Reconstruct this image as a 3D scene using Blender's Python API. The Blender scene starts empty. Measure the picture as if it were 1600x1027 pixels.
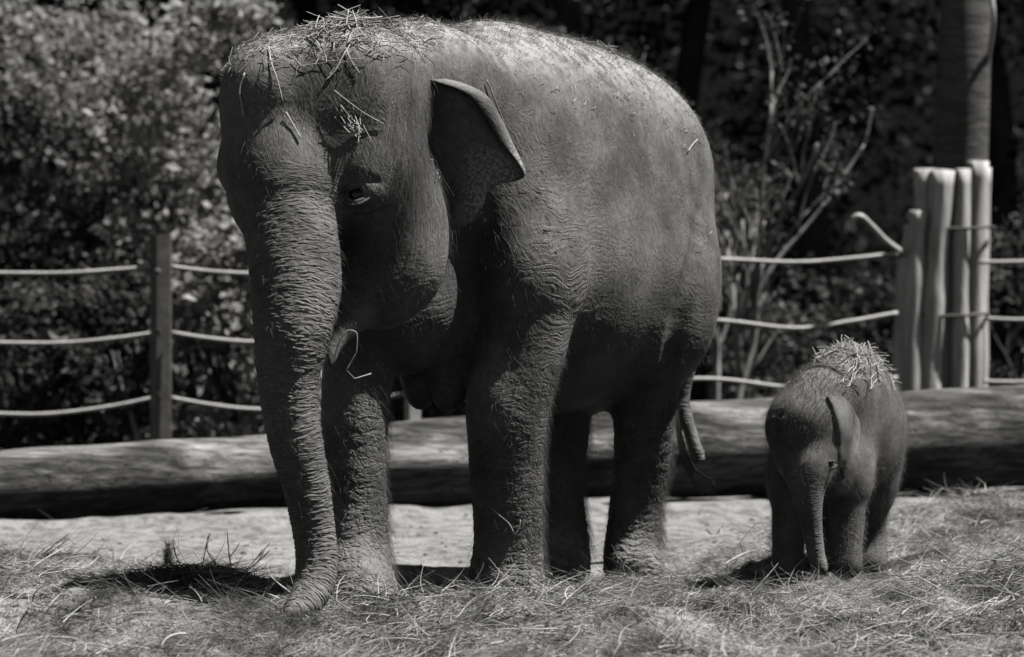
import bpy, math, random
import numpy as np
from mathutils import Vector, Matrix
from mathutils.bvhtree import BVHTree
from mathutils import noise as mnoise

random.seed(7)
rng = np.random.default_rng(7)
S = bpy.context.scene
COL = S.collection

# ------------------------------------------------------------------ camera
FPX, HC, HOR = 5222.0, 1.38, 425.0          # focal length in photo pixels, camera height, horizon row
cam_data = bpy.data.cameras.new('camera')
cam = bpy.data.objects.new('camera', cam_data)
COL.objects.link(cam)
cam.location = (0, 0, HC)
cam.rotation_euler = (math.radians(90), 0, 0)
cam_data.sensor_width = 36
cam_data.lens = 36 * FPX / 1600
cam_data.shift_y = -(513.5 - HOR) / 1600
cam_data.clip_end = 400
cam_data.dof.use_dof = True
cam_data.dof.focus_distance = 13.9
cam_data.dof.aperture_fstop = 2.0
S.camera = cam

# ------------------------------------------------------------------ light
SUN = Vector((0.45, 0.01, 0.89)).normalized()
w = bpy.data.worlds.new('World')
S.world = w
w.use_nodes = True
nt = w.node_tree
nt.nodes.clear()
sky = nt.nodes.new('ShaderNodeTexSky')
sky.sky_type = 'NISHITA'
sky.sun_disc = False
sky.air_density = .5
sky.dust_density = .1
sky.altitude = 2500
sky.sun_elevation = math.asin(SUN.z)
sky.sun_rotation = math.atan2(SUN.x, SUN.y)
bw = nt.nodes.new('ShaderNodeRGBToBW')
bg = nt.nodes.new('ShaderNodeBackground')
bg.inputs['Strength'].default_value = 0.055
wo = nt.nodes.new('ShaderNodeOutputWorld')
nt.links.new(sky.outputs[0], bw.inputs[0])
nt.links.new(bw.outputs[0], bg.inputs['Color'])
nt.links.new(bg.outputs[0], wo.inputs[0])
sd = bpy.data.lights.new('sun', 'SUN')
sd.energy = 5.0
sd.angle = math.radians(0.5)
sd.color = (1.0, 0.985, 0.965)
so = bpy.data.objects.new('sun', sd)
COL.objects.link(so)
so.location = (6, 10, 12)
so.rotation_euler = SUN.to_track_quat('Z', 'Y').to_euler()
S.view_settings.view_transform = 'Standard'
S.view_settings.look = 'None'
S.view_settings.gamma = 1.0
S.view_settings.exposure = 0.36
S.view_settings.use_curve_mapping = False
S.cycles.max_bounces = 4
S.cycles.diffuse_bounces = 0
S.cycles.glossy_bounces = 2
S.cycles.transmission_bounces = 2
S.cycles.use_denoising = True

# ------------------------------------------------------------------ helpers
def W(px, py, d):
    return np.array(((px - 800) * d / FPX, d, HC + (HOR - py) * d / FPX))

def tag(o, label=None, cat=None, group=None, kind=None):
    if label: o['label'] = label
    if cat: o['category'] = cat
    if group: o['group'] = group
    if kind: o['kind'] = kind
    return o

def empty(name, loc):
    o = bpy.data.objects.new(name, None)
    COL.objects.link(o)
    o.location = loc
    o.empty_display_size = 0.2
    return o

def link(name, me, m=None, parent=None):
    o = bpy.data.objects.new(name, me)
    COL.objects.link(o)
    if m: me.materials.append(m)
    if parent:
        o.parent = parent
        o.location = tuple(-Vector(parent.location)) if parent.parent is None else (0, 0, 0)
        if parent.parent is not None:      # sub-part: its parent part already cancels the root offset
            o.location = (0, 0, 0)
    return o

def mesh_np(name, V, F, smooth=True):
    me = bpy.data.meshes.new(name)
    V = np.asarray(V, dtype=np.float32)
    F = np.asarray(F, dtype=np.int32)
    n = F.shape[1]
    me.vertices.add(len(V)); me.vertices.foreach_set('co', V.ravel())
    me.loops.add(F.size); me.loops.foreach_set('vertex_index', F.ravel())
    me.polygons.add(len(F))
    me.polygons.foreach_set('loop_start', np.arange(len(F), dtype=np.int32) * n)
    me.polygons.foreach_set('loop_total', np.full(len(F), n, dtype=np.int32))
    me.polygons.foreach_set('use_smooth', np.full(len(F), smooth))
    me.update(calc_edges=True)
    return me

def fattr(me, name, arr, dom='POINT'):
    a = me.attributes.new(name, 'FLOAT', dom)
    a.data.foreach_set('value', np.asarray(arr, dtype=np.float32).ravel())

def vattr(me, name, arr, dom='POINT'):
    a = me.attributes.new(name, 'FLOAT_VECTOR', dom)
    a.data.foreach_set('vector', np.asarray(arr, dtype=np.float32).ravel())

def sstep(a, b, x):
    t = np.clip((x - a) / (b - a), 0, 1)
    return t * t * (3 - 2 * t)

_perm = np.random.default_rng(3).random((64, 64, 8)).astype(np.float32)
def vnoise(x, y, z=0.0):
    """cheap smooth value noise, 0..1, vectorised"""
    x, y, z = np.broadcast_arrays(np.asarray(x, float), np.asarray(y, float), np.asarray(z, float))
    xi, yi, zi = np.floor(x).astype(int), np.floor(y).astype(int), np.floor(z).astype(int)
    fx, fy, fz = x - xi, y - yi, z - zi
    fx, fy, fz = fx*fx*(3-2*fx), fy*fy*(3-2*fy), fz*fz*(3-2*fz)
    r = 0
    for a in (0, 1):
        for b in (0, 1):
            for c in (0, 1):
                r = r + (fx if a else 1-fx) * (fy if b else 1-fy) * (fz if c else 1-fz) * _perm[(xi+a) % 64, (yi+b) % 64, (zi+c) % 8]
    return r

def catmull(P, n):
    P = np.asarray(P, float)
    Q = np.vstack((2*P[0]-P[1], P, 2*P[-1]-P[-2]))
    out = []
    for i in range(len(P)-1):
        a, b, c, d = Q[i:i+4]
        for t in np.linspace(0, 1, n, endpoint=False):
            out.append(.5*((2*b)+(-a+c)*t+(2*a-5*b+4*c-d)*t*t+(-a+3*b-3*c+d)*t**3))
    out.append(P[-1])
    return np.array(out)

def tube(P, R, ns=10, wob=0.0, freq=8.0, flat=1.0, seed=0.0):
    """closed tube along P with radii R; returns V, F(quads)"""
    P = np.asarray(P, float); R = np.broadcast_to(np.asarray(R, float), (len(P),))
    T = np.gradient(P, axis=0); T /= np.linalg.norm(T, axis=1)[:, None] + 1e-12
    up = np.array((0, 0, 1.0)) if abs(T[0][2]) < .9 else np.array((1.0, 0, 0))
    V = []
    N = np.cross(T[0], up); N /= np.linalg.norm(N)
    for i in range(len(P)):
        N = N - T[i]*N.dot(T[i]); N /= np.linalg.norm(N)
        B = np.cross(T[i], N)
        a = np.arange(ns) / ns * 2*np.pi
        r = R[i]*(1 + (wob*(vnoise(np.cos(a)*1.5+seed+9, np.sin(a)*1.5+9, i*freq/len(P))-.5)*2 if wob else 0))
        V.append(P[i] + (np.cos(a)*r)[:, None]*N + (np.sin(a)*r*flat)[:, None]*B)
    V = np.vstack(V + [P[:1], P[-1:]])
    F = []
    for i in range(len(P)-1):
        for j in range(ns):
            k = (j+1) % ns
            F.append((i*ns+j, i*ns+k, (i+1)*ns+k, (i+1)*ns+j))
    c0, c1 = len(P)*ns, len(P)*ns+1
    L = (len(P)-1)*ns
    for j in range(0, ns, 2):
        F.append((c0, (j+2) % ns, j+1, j)); F.append((c1, L+j, L+j+1, L+(j+2) % ns))
    return V, np.array(F)

def merge(parts):
    Vs, Fs, o = [], [], 0
    for V, F in parts:
        Vs.append(V); Fs.append(F+o); o += len(V)
    return np.vstack(Vs), np.vstack(Fs)

def curves_obj(name, P, rad, m, parent=None, taper=True):
    """P (n,k,3) strands as one hair-curves object"""
    n, k, _ = P.shape
    hc = bpy.data.hair_curves.new(name)
    hc.add_curves([k]*n)
    hc.points.foreach_set('position', P.astype(np.float32).ravel())
    rr = np.repeat(np.broadcast_to(np.asarray(rad, float), (n,))[:, None], k, 1)
    if taper: rr = rr*np.linspace(1, .25, k)[None]
    at = hc.attributes.get('radius') or hc.attributes.new('radius', 'FLOAT', 'POINT')
    at.data.foreach_set('value', rr.astype(np.float32).ravel())
    hc.materials.append(m)
    o = bpy.data.objects.new(name, hc)
    COL.objects.link(o)
    if parent:
        o.parent = parent
        o.location = tuple(-Vector(parent.location)) if parent.parent is None else (0, 0, 0)
    return o

# ------------------------------------------------------------------ node helper
class NB:
    def __init__(s, name):
        s.m = bpy.data.materials.new(name); s.m.use_nodes = True
        s.t = s.m.node_tree; s.t.nodes.clear()
        s.out = s.n('ShaderNodeOutputMaterial')
    def n(s, typ, **k):
        x = s.t.nodes.new(typ)
        for a, b in k.items(): setattr(x, a, b)
        return x
    def set(s, sock, v):
        if hasattr(v, 'is_output'): s.t.links.new(v, sock)
        elif isinstance(v, (tuple, list)) and len(v) == 3 and sock.type == 'RGBA': sock.default_value = (*v, 1)
        else: sock.default_value = v
    def math(s, op, a, b=0.0, c=0.0, clamp=False):
        x = s.n('ShaderNodeMath', operation=op, use_clamp=clamp)
        s.set(x.inputs[0], a); s.set(x.inputs[1], b); s.set(x.inputs[2], c)
        return x.outputs[0]
    def attr(s, name, vec=False):
        x = s.n('ShaderNodeAttribute', attribute_name=name)
        return x.outputs['Vector'] if vec else x.outputs['Fac']
    def pos(s): return s.n('ShaderNodeNewGeometry').outputs['Position']
    def scale(s, v, sc):
        x = s.n('ShaderNodeVectorMath', operation='MULTIPLY'); s.set(x.inputs[0], v); x.inputs[1].default_value = sc
        return x.outputs[0]
    def vadd(s, a, b):
        x = s.n('ShaderNodeVectorMath', operation='ADD'); s.set(x.inputs[0], a); s.set(x.inputs[1], b)
        return x.outputs[0]
    def noise(s, v, sc, det=3.0, rough=.55, col=False):
        x = s.n('ShaderNodeTexNoise'); s.set(x.inputs['Vector'], v); x.inputs['Scale'].default_value = sc
        x.inputs['Detail'].default_value = det; x.inputs['Roughness'].default_value = rough
        return x.outputs['Color' if col else 'Fac']
    def voro(s, v, sc, feat='DISTANCE_TO_EDGE'):
        x = s.n('ShaderNodeTexVoronoi', feature=feat); s.set(x.inputs['Vector'], v); x.inputs['Scale'].default_value = sc
        return x.outputs['Distance']
    def map(s, v, a, b, c=0.0, d=1.0, smooth=True):
        x = s.n('ShaderNodeMapRange'); x.interpolation_type = 'SMOOTHSTEP' if smooth else 'LINEAR'
        s.set(x.inputs[0], v); x.inputs[1].default_value = a; x.inputs[2].default_value = b
        x.inputs[3].default_value = c; x.inputs[4].default_value = d
        return x.outputs[0]
    def mix(s, f, a, b):
        x = s.n('ShaderNodeMix', data_type='FLOAT'); s.set(x.inputs[0], f); s.set(x.inputs[2], a); s.set(x.inputs[3], b)
        return x.outputs[0]
    def grey(s, v):
        x = s.n('ShaderNodeCombineColor'); s.set(x.inputs[0], v)
        s.set(x.inputs[1], s.math('MULTIPLY', v, .985)); s.set(x.inputs[2], s.math('MULTIPLY', v, .96))
        return x.outputs[0]
    def bsdf(s, col, rough=.8, spec=.3, normal=None):
        b = s.n('ShaderNodeBsdfPrincipled')
        s.set(b.inputs['Base Color'], s.grey(col)); s.set(b.inputs['Roughness'], rough)
        b.inputs['Specular IOR Level'].default_value = spec
        if normal is not None: s.set(b.inputs['Normal'], normal)
        s.t.links.new(b.outputs[0], s.out.inputs[0])
        return b
    def bump(s, h, dist=.01, strength=1.0):
        x = s.n('ShaderNodeBump'); s.set(x.inputs['Height'], h); x.inputs['Distance'].default_value = dist
        x.inputs['Strength'].default_value = strength
        return x.outputs[0]
    def disp(s, h, sc, mid=0.0):
        x = s.n('ShaderNodeDisplacement'); s.set(x.inputs['Height'], h); x.inputs['Scale'].default_value = sc
        x.inputs['Midlevel'].default_value = mid
        s.t.links.new(x.outputs[0], s.out.inputs['Displacement'])
        s.m.displacement_method = 'BOTH'

def skin_material(name, base=.15, k=1.0, dusty=.30, relief=1.0):
    b = NB(name)
    P = b.pos()
    warp = b.scale(b.noise(P, 5.0/k, 2, .5, col=True), (.16*k, .16*k, .16*k))
    PW = b.vadd(P, warp)
    warp2 = b.scale(b.noise(P, 18.0/k, 2, .5, col=True), (.012*k, .012*k, .012*k))
    PW2 = b.vadd(PW, warp2)
    wt, wl = b.attr('w_trunk'), b.attr('w_leg')
    tc = b.vadd(b.attr('tc', True), b.scale(b.noise(P, 9.0/k, 2, .6, col=True), (.035*k, .05*k, 0)))
    # trunk: rings and cross cracks
    rn = b.noise(b.scale(tc, (30/k, 3.2/k, 1)), 1.0, 2, .5)
    rA = b.map(b.math('ABSOLUTE', b.math('SUBTRACT', b.math('FRACT', b.math('MULTIPLY', rn, 6.0)), .5)), .02, .34)
    rC = b.map(b.voro(b.scale(tc, (56/k, 10/k, 1)), 1.0), 0, .30)
    rB = b.map(b.voro(b.scale(tc, (85/k, 22/k, 1)), 1.0), 0, .28)
    tr = b.math('ADD', b.math('ADD', b.math('MULTIPLY', rA, .12), b.math('MULTIPLY', rC, .22)), b.math('MULTIPLY', rB, .16))
    # leg: horizontal creases, tighter near the foot
    lA = b.map(b.voro(b.scale(PW2, (7/k, 7/k, 27/k)), 1.0), 0, .26)
    lB = b.map(b.voro(b.scale(PW2, (34/k, 34/k, 60/k)), 1.0), 0, .25)
    lg = b.math('ADD', b.math('MULTIPLY', lA, .27), b.math('MULTIPLY', lB, .20))
    # body: fine net of wrinkles, leaning lines
    rot = b.n('ShaderNodeVectorRotate', rotation_type='EULER_XYZ'); b.set(rot.inputs['Vector'], PW2)
    rot.inputs['Rotation'].default_value = (.5, .45, .65)
    bA = b.map(b.voro(b.scale(rot.outputs[0], (60/k, 60/k, 17/k)), 1.0), 0, .30)
    bB = b.map(b.voro(b.scale(PW2, (95/k, 95/k, 60/k)), 1.0), 0, .3)
    big = b.noise(b.scale(rot.outputs[0], (7/k, 7/k, 2/k)), 1.0, 3, .6)
    hatch = b.noise(b.scale(rot.outputs[0], (75/k, 75/k, 14/k)), 1.0, 4, .6)
    bd = b.math('ADD', b.math('ADD', b.math('MULTIPLY', bA, .045), b.math('MULTIPLY', hatch, .26)), b.math('MULTIPLY', big, .30))
    amt = b.attr('w_fold')
    bd = b.math('ADD', bd, b.math('MULTIPLY', b.map(b.voro(b.scale(PW2, (6/k, 6/k, 46/k)), 1.0), 0, .3), b.math('MULTIPLY', amt, .18)))
    h = b.mix(wl, bd, b.math('ADD', lg, b.math('MULTIPLY', big, .3)))
    h = b.mix(wt, h, tr)
    b.disp(h, .013*k*relief, .5)
    nz = b.n('ShaderNodeSeparateXYZ'); b.set(nz.inputs[0], b.n('ShaderNodeNewGeometry').outputs['Normal'])
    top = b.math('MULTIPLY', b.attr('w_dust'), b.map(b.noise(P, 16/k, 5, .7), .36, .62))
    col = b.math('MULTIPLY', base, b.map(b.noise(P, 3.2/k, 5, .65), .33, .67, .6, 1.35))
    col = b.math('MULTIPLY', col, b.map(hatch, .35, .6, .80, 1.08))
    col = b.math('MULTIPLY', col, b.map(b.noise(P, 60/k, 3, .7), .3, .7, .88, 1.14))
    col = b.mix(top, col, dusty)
    b.bsdf(col, .72, .25)
    return b.m

def simple(name, v, var=.3, sc=6.0, rough=.8, spec=.2, stretch=(1, 1, 1), bumpd=.004):
    b = NB(name)
    P = b.scale(b.n('ShaderNodeTexCoord').outputs['Object'], stretch)
    n = b.noise(P, sc, 5, .65)
    c = b.math('MULTIPLY', v, b.map(n, .3, .7, 1-var, 1+var))
    b.bsdf(c, rough, spec, b.bump(n, bumpd))
    return b.m

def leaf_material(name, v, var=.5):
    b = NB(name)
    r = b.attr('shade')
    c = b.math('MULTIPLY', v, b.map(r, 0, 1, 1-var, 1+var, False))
    d = b.n('ShaderNodeBsdfPrincipled'); b.set(d.inputs['Base Color'], b.grey(c)); d.inputs['Roughness'].default_value = .5
    d.inputs['Specular IOR Level'].default_value = .35
    t = b.n('ShaderNodeBsdfTranslucent'); b.set(t.inputs[0], b.grey(c))
    mx = b.n('ShaderNodeMixShader'); mx.inputs[0].default_value = .4
    b.t.links.new(d.outputs[0], mx.inputs[1]); b.t.links.new(t.outputs[0], mx.inputs[2])
    b.t.links.new(mx.outputs[0], b.out.inputs[0])
    return b.m

def strand_material(name, lo, hi, rough=.6, patch=False):
    b = NB(name)
    r = b.n('ShaderNodeHairInfo').outputs['Random']
    c = b.map(b.math('POWER', r, 1.6), 0, 1, lo, hi, False)
    if patch: c = b.math('MULTIPLY', c, b.map(b.noise(b.pos(), 2.6, 4, .65), .36, .60, .26, 1.35))  # dark chaff patches, also shade of hollows put into the hay colour
    b.bsdf(c, rough, .25)
    return b.m

# ------------------------------------------------------------------ ground height
def hay_mask(x, y):
    """1 where hay lies, 0 on bare sand (x right, y away from camera)"""
    edge = np.interp(x, [-4, -2.6, -1.6, -.9, -.2, .5, 1.1, 1.9, 3.2], [16.0, 16.0, 15.3, 14.8, 14.7, 15.2, 16.2, 17.0, 18.6])
    edge = edge + (vnoise(x*1.3+5, y*1.3+5)-.5)*1.4 + (vnoise(x*4+5, y*3+5)-.5)*.8
    return 1 - sstep(-.6, .7, y - edge)

MOUNDS = [(3.0, 14.2, .16, .4, .4), (2.0, 15.6, .08, .35, .3), (1.7, 13.2, .07, .35, .25), (-2.9, 13.6, .14, .4, .3), (-.9, 12.8, .07, .35, .2), (.3, 14.0, .04, .25, .2),
      # x, y, height, sx, sy
    (-1.33, 14.35, .12, .42, .34), (-2.15, 14.3, .13, .45, .3), (-2.55, 15.3, .15, .5, .35),
    (2.9, 15.3, .22, .6, .6), (2.3, 14.3, .13, .5, .35), (1.25, 13.9, .08, .5, .3), (.5, 13.2, .07, .6, .3),
    (-.1, 13.4, .06, .4, .24), (-.62, 13.45, .05, .22, .2), (2.7, 17.3, .16, .8, .6), (1.15, 16.2, .10, .5, .4), (-1.5, 12.9, .12, .7, .3),
    (.9, 15.0, .05, .5, .3), (2.1, 12.9, .12, .5, .25), (-2.3, 13.0, .08, .5, .25)]

def ground_z(x, y):
    x = np.asarray(x, float); y = np.asarray(y, float)
    z = sstep(14.5, 19, y)*(x*.02 + .01) + (vnoise(x*.9+20, y*.9+20)-.5)*.05
    z = z + (vnoise(x*3.1+7, y*3.1+7)-.5)*.035 + (vnoise(x*9+7, y*9+7)-.5)*.012
    for a, b_, h, sx, sy in MOUNDS:
        z = z + h*np.exp(-((x-a)/sx)**2-((y-b_)/sy)**2)
    hm = hay_mask(x, y)*np.clip((22-y), 0, 1)
    z = z + hm*(vnoise(x*5.3+3, y*5.3+9)-.45)*.05 + hm*(vnoise(x*2.3+30, y*3.3+9)-.5)*.09 + hm*(vnoise(x*6+30, y*8+9)-.5)*.05
    z = z + hm*(1-sstep(13.4, 14.2, y))*((vnoise(x*3.3+12, y*5+3)-.5)*.09 + (vnoise(x*11+2, y*14+3)-.5)*.03)
    z = z - .045*(1-sstep(15.3, 17.5, y))
    # soil banked against the log, and the wooded bank far behind
    z = z + .05*np.exp(-((y-(18.7+x*.12))/.35)**2)
    z = z + sstep(33, 44, y)*9.0
    return z

def make_ground():
    xs = np.concatenate((-np.geomspace(160, 4.2, 26), np.linspace(-4, 4, 401), np.geomspace(4.2, 160, 26)))
    ys = np.concatenate((np.linspace(-40, 11, 16), np.linspace(11.5, 21, 400), np.geomspace(21.2, 190, 60)))
    X, Y = np.meshgrid(xs, ys, indexing='ij')
    Z = ground_z(X, Y)
    V = np.stack((X, Y, Z), -1).reshape(-1, 3)
    nx, ny = len(xs), len(ys)
    I = np.arange(nx*ny).reshape(nx, ny)
    F = np.stack((I[:-1, :-1], I[1:, :-1], I[1:, 1:], I[:-1, 1:]), -1).reshape(-1, 4)
    me = mesh_np('ground', V, F)
    fattr(me, 'hay', hay_mask(X, Y).ravel())
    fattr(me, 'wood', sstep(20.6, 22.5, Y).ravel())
    b = NB('sand_and_hay_ground')
    P = b.pos()
    n1 = b.noise(P, 2.2, 5, .6); n2 = b.noise(P, 38, 5, .7); n3 = b.noise(P, 9, 4, .7)
    sand = b.math('MULTIPLY', .33, b.map(n1, .3, .7, .8, 1.15))
    sand = b.math('MULTIPLY', sand, b.map(n3, .36, .56, .62, 1.12))
    sand = b.math('MULTIPLY', sand, b.map(n2, .3, .6, .8, 1.1))
    hay = b.math('MULTIPLY', .20, b.map(n2, .35, .62, .45, 1.6))
    hay = b.math('MULTIPLY', hay, b.map(b.noise(P, 2.6, 4, .65), .36, .62, .4, 1.6))  # same patches under the strands: dirty hay and painted hollow shade
    c = b.mix(b.attr('hay'), sand, hay)
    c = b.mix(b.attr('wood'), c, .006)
    h = b.math('ADD', b.math('ADD', n2, b.math('MULTIPLY', n3, 1.6)), b.math('MULTIPLY', b.voro(P, 14, 'F1'), .8))
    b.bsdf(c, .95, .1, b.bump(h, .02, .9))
    return tag(link('ground', me, b.m), 'pale trampled sand with hay spread over its near side', None, None, 'structure')

GROUND = make_ground()

# ------------------------------------------------------------------ implicit surfaces
class Field:
    def __init__(s, lo, hi, h):
        s.lo = np.array(lo, float); s.h = h
        s.n = np.ceil((np.array(hi)-s.lo)/h).astype(int)+1
        s.F = np.full(s.n, 1.0, np.float32)
    def box(s, lo, hi):
        a = np.clip(np.floor((np.array(lo)-s.lo)/s.h).astype(int), 0, s.n-1)
        c = np.clip(np.ceil((np.array(hi)-s.lo)/s.h).astype(int)+1, 0, s.n)
        ax = [np.arange(a[i], c[i], dtype=np.float32)*s.h+s.lo[i] for i in range(3)]
        G = np.stack(np.meshgrid(*ax, indexing='ij'), -1).astype(np.float32)
        return tuple(slice(a[i], c[i]) for i in range(3)), G
    def comb(s, sl, d, k, sub=False):
        F = s.F[sl]
        if sub:
            d = -d; hh = np.clip(.5-.5*(d-F)/k*-1, 0, 1)
            hh = np.maximum(k-np.abs(d-F), 0)/k
            s.F[sl] = np.maximum(F, d) + hh*hh*k*.25
        else:
            hh = np.maximum(k-np.abs(d-F), 0)/k
            s.F[sl] = np.minimum(F, d) - hh*hh*k*.25
    def ell(s, c, r, yaw=0.0, k=.1, pitch=0.0, roll=0.0, sub=False):
        """ellipsoid radii r along (forward, side, up); yaw turns forward from -y towards -x"""
        c = np.array(c, float); r = np.array(r, float)
        m = r.max()+k*1.2+.02
        sl, G = s.box(c-m, c+m)
        if G.size == 0: return
        y = math.radians(yaw); p = math.radians(pitch)
        f = np.array((-math.sin(y)*math.cos(p), -math.cos(y)*math.cos(p), math.sin(p)))
        l = np.array((math.cos(y), -math.sin(y), 0))
        u = np.cross(f, l)
        if u[2] < 0: u = -u
        if roll:
            q = math.radians(roll); l, u = l*math.cos(q)+u*math.sin(q), u*math.cos(q)-l*math.sin(q)
        R = np.stack((f, l, u)).astype(np.float32)
        L = (G-c.astype(np.float32)) @ R.T
        k0 = np.linalg.norm(L/r.astype(np.float32), axis=-1); k1 = np.linalg.norm(L/(r*r).astype(np.float32), axis=-1)
        s.comb(sl, k0*(k0-1)/np.maximum(k1, 1e-5), k, sub)
    def cone(s, a, b, ra, rb, k=.06, sub=False):
        a = np.array(a, float); b = np.array(b, float)
        m = max(ra, rb)+k*1.2+.02
        sl, G = s.box(np.minimum(a, b)-m, np.maximum(a, b)+m)
        if G.size == 0: return
        ab = (b-a).astype(np.float32); q = G-a.astype(np.float32)
        t = np.clip((q@ab)/float(ab@ab), 0, 1)
        d = np.linalg.norm(q-t[..., None]*ab, axis=-1)-(ra+(rb-ra)*t)
        s.comb(sl, d, k, sub)
    def chain(s, pts, k=.05, first_k=None):
        P = np.array(pts, float)
        C = catmull(P, 3)
        for i in range(len(C)-1):
            s.cone(C[i, :3], C[i+1, :3], C[i, 3], C[i+1, 3], (first_k if (first_k and i < 3) else k) if i < 3 else .02)
        return C
    def hit(s, px, py):
        """first surface point along the camera ray through a photo pixel"""
        d = np.arange(12.5, 16.5, .004)
        P = np.stack(((px-800)*d/FPX, d, HC+(HOR-py)*d/FPX), -1)
        I = np.round((P-s.lo)/s.h).astype(int)
        ok = ((I >= 0) & (I < s.n)).all(1)
        v = np.full(len(d), 1.0); v[ok] = s.F[I[ok, 0], I[ok, 1], I[ok, 2]]
        i = np.argmax(v < 0)
        return P[i]
    def groove(s, pts, r, k=.05, out=.0):
        H_ = [s.hit(*p)+np.array((0, -out, 0)) for p in catmull(np.array(pts, float), 3)]
        n = len(H_)
        for i in range(n-1):
            ra = r*math.sin(math.pi*(i+.35)/n)**.5; rb = r*math.sin(math.pi*(i+1.2)/(n+.6))**.5
            s.cone(H_[i], H_[i+1], ra, rb, k, True)
    def mesh(s):
        F = s.F; h = s.h
        ins = F < 0
        n0, n1, n2 = (np.array(F.shape)-1)
        cnt = np.zeros((n0, n1, n2), np.uint8)
        for a in (0, 1):
            for b in (0, 1):
                for c in (0, 1):
                    cnt += ins[a:a+n0, b:b+n1, c:c+n2]
        act = np.argwhere((cnt > 0) & (cnt < 8))
        idx = np.full((n0, n1, n2), -1, np.int32)
        idx[act[:, 0], act[:, 1], act[:, 2]] = np.arange(len(act))
        acc = np.zeros((len(act), 3)); num = np.zeros(len(act))
        cs = [(a, b, c) for a in (0, 1) for b in (0, 1) for c in (0, 1)]
        for i, p in enumerate(cs):
            for q in cs[i+1:]:
                if sum(abs(p[j]-q[j]) for j in range(3)) != 1: continue
                fp = F[act[:, 0]+p[0], act[:, 1]+p[1], act[:, 2]+p[2]].astype(float)
                fq = F[act[:, 0]+q[0], act[:, 1]+q[1], act[:, 2]+q[2]].astype(float)
                x = (fp < 0) != (fq < 0)
                t = np.where(x, fp/np.where(x, fp-fq, 1), 0)
                pt = np.array(p)+t[:, None]*(np.array(q)-np.array(p))
                acc += pt*x[:, None]; num += x
        V = s.lo+(act+acc/np.maximum(num, 1)[:, None])*h
        Q = []
        for ax in range(3):
            sl0 = [slice(1, -1)]*3; sl1 = [slice(1, -1)]*3
            sl0[ax] = slice(0, -1); sl1[ax] = slice(1, None)
            A = ins[tuple(sl0)]; B = ins[tuple(sl1)]
            e = np.argwhere(A != B)
            flip = A[e[:, 0], e[:, 1], e[:, 2]]
            off = np.ones(3, int); off[ax] = 0
            e = e+off
            u, v = [(1, 2), (2, 0), (0, 1)][ax]
            du = np.zeros(3, int); du[u] = 1; dv = np.zeros(3, int); dv[v] = 1
            g = lambda z: idx[z[:, 0], z[:, 1], z[:, 2]]
            q = np.stack((g(e-du-dv), g(e-dv), g(e), g(e-du)), -1)
            q[~flip] = q[~flip][:, ::-1]
            Q.append(q)
        Q = np.vstack(Q); Q = Q[(Q >= 0).all(1)]
        return V, Q

def chain_coords(V, C):
    """soft nearest point on chain C (x,y,z,r): arc length, angle*radius, distance beyond radius"""
    seg = np.linalg.norm(np.diff(C[:, :3], axis=0), axis=1); arc = np.concatenate(([0], np.cumsum(seg)))
    ts = np.linspace(0, arc[-1], max(24, int(arc[-1]/.03)))
    Pc = np.stack([np.interp(ts, arc, C[:, i]) for i in range(4)], -1)
    D = np.linalg.norm(V[:, None, :]-Pc[None, :, :3], axis=2).astype(np.float32)
    dm = D.min(1)
    w_ = np.exp(-(D*D-(dm*dm)[:, None])/.004); w_ /= w_.sum(1)[:, None]
    t = w_@ts
    c = np.stack([np.interp(t, ts, Pc[:, i]) for i in range(4)], -1)
    e = V-c[:, :3]
    db = np.linalg.norm(e, axis=1)-c[:, 3]
    return t, np.arctan2(e[:, 1], e[:, 0])*np.maximum(.04, c[:, 3]), db

def finish_body(name, V, Q, trunk, legs, mat, parent, k=1.0, legz=1.0, dust=None, fold=None):
    me = mesh_np(name, V, Q)
    # drop stray islands is unnecessary: one field
    tt, an, db = chain_coords(V, trunk)
    wt = (1-sstep(.05*k, .13*k, db))*sstep(.10*k, .40*k, tt)
    fattr(me, 'w_trunk', wt)
    vattr(me, 'tc', np.stack((tt, an, np.zeros(len(V))), -1))
    wl = np.zeros(len(V))
    for C in legs:
        _, _, dl = chain_coords(V, C)
        wl = np.maximum(wl, 1-sstep(.0, .06*k, dl))
    wl = wl*(1-sstep(legz*.45, legz, V[:, 2]))
    fattr(me, 'w_leg', wl*(1-wt))
    nr = np.zeros(len(V)*3, np.float32); me.vertices.foreach_get('normal', nr); nr = nr.reshape(-1, 3)
    fattr(me, 'w_dust', dust(V, nr) if dust else np.zeros(len(V)))
    fattr(me, 'w_fold', fold(V) if fold else np.zeros(len(V)))
    o = link(name, me, mat, parent)
    md = o.modifiers.new('subdivision', 'SUBSURF'); md.levels = 1; md.render_levels = 1
    return o, me, nr, wt, wl

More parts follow.
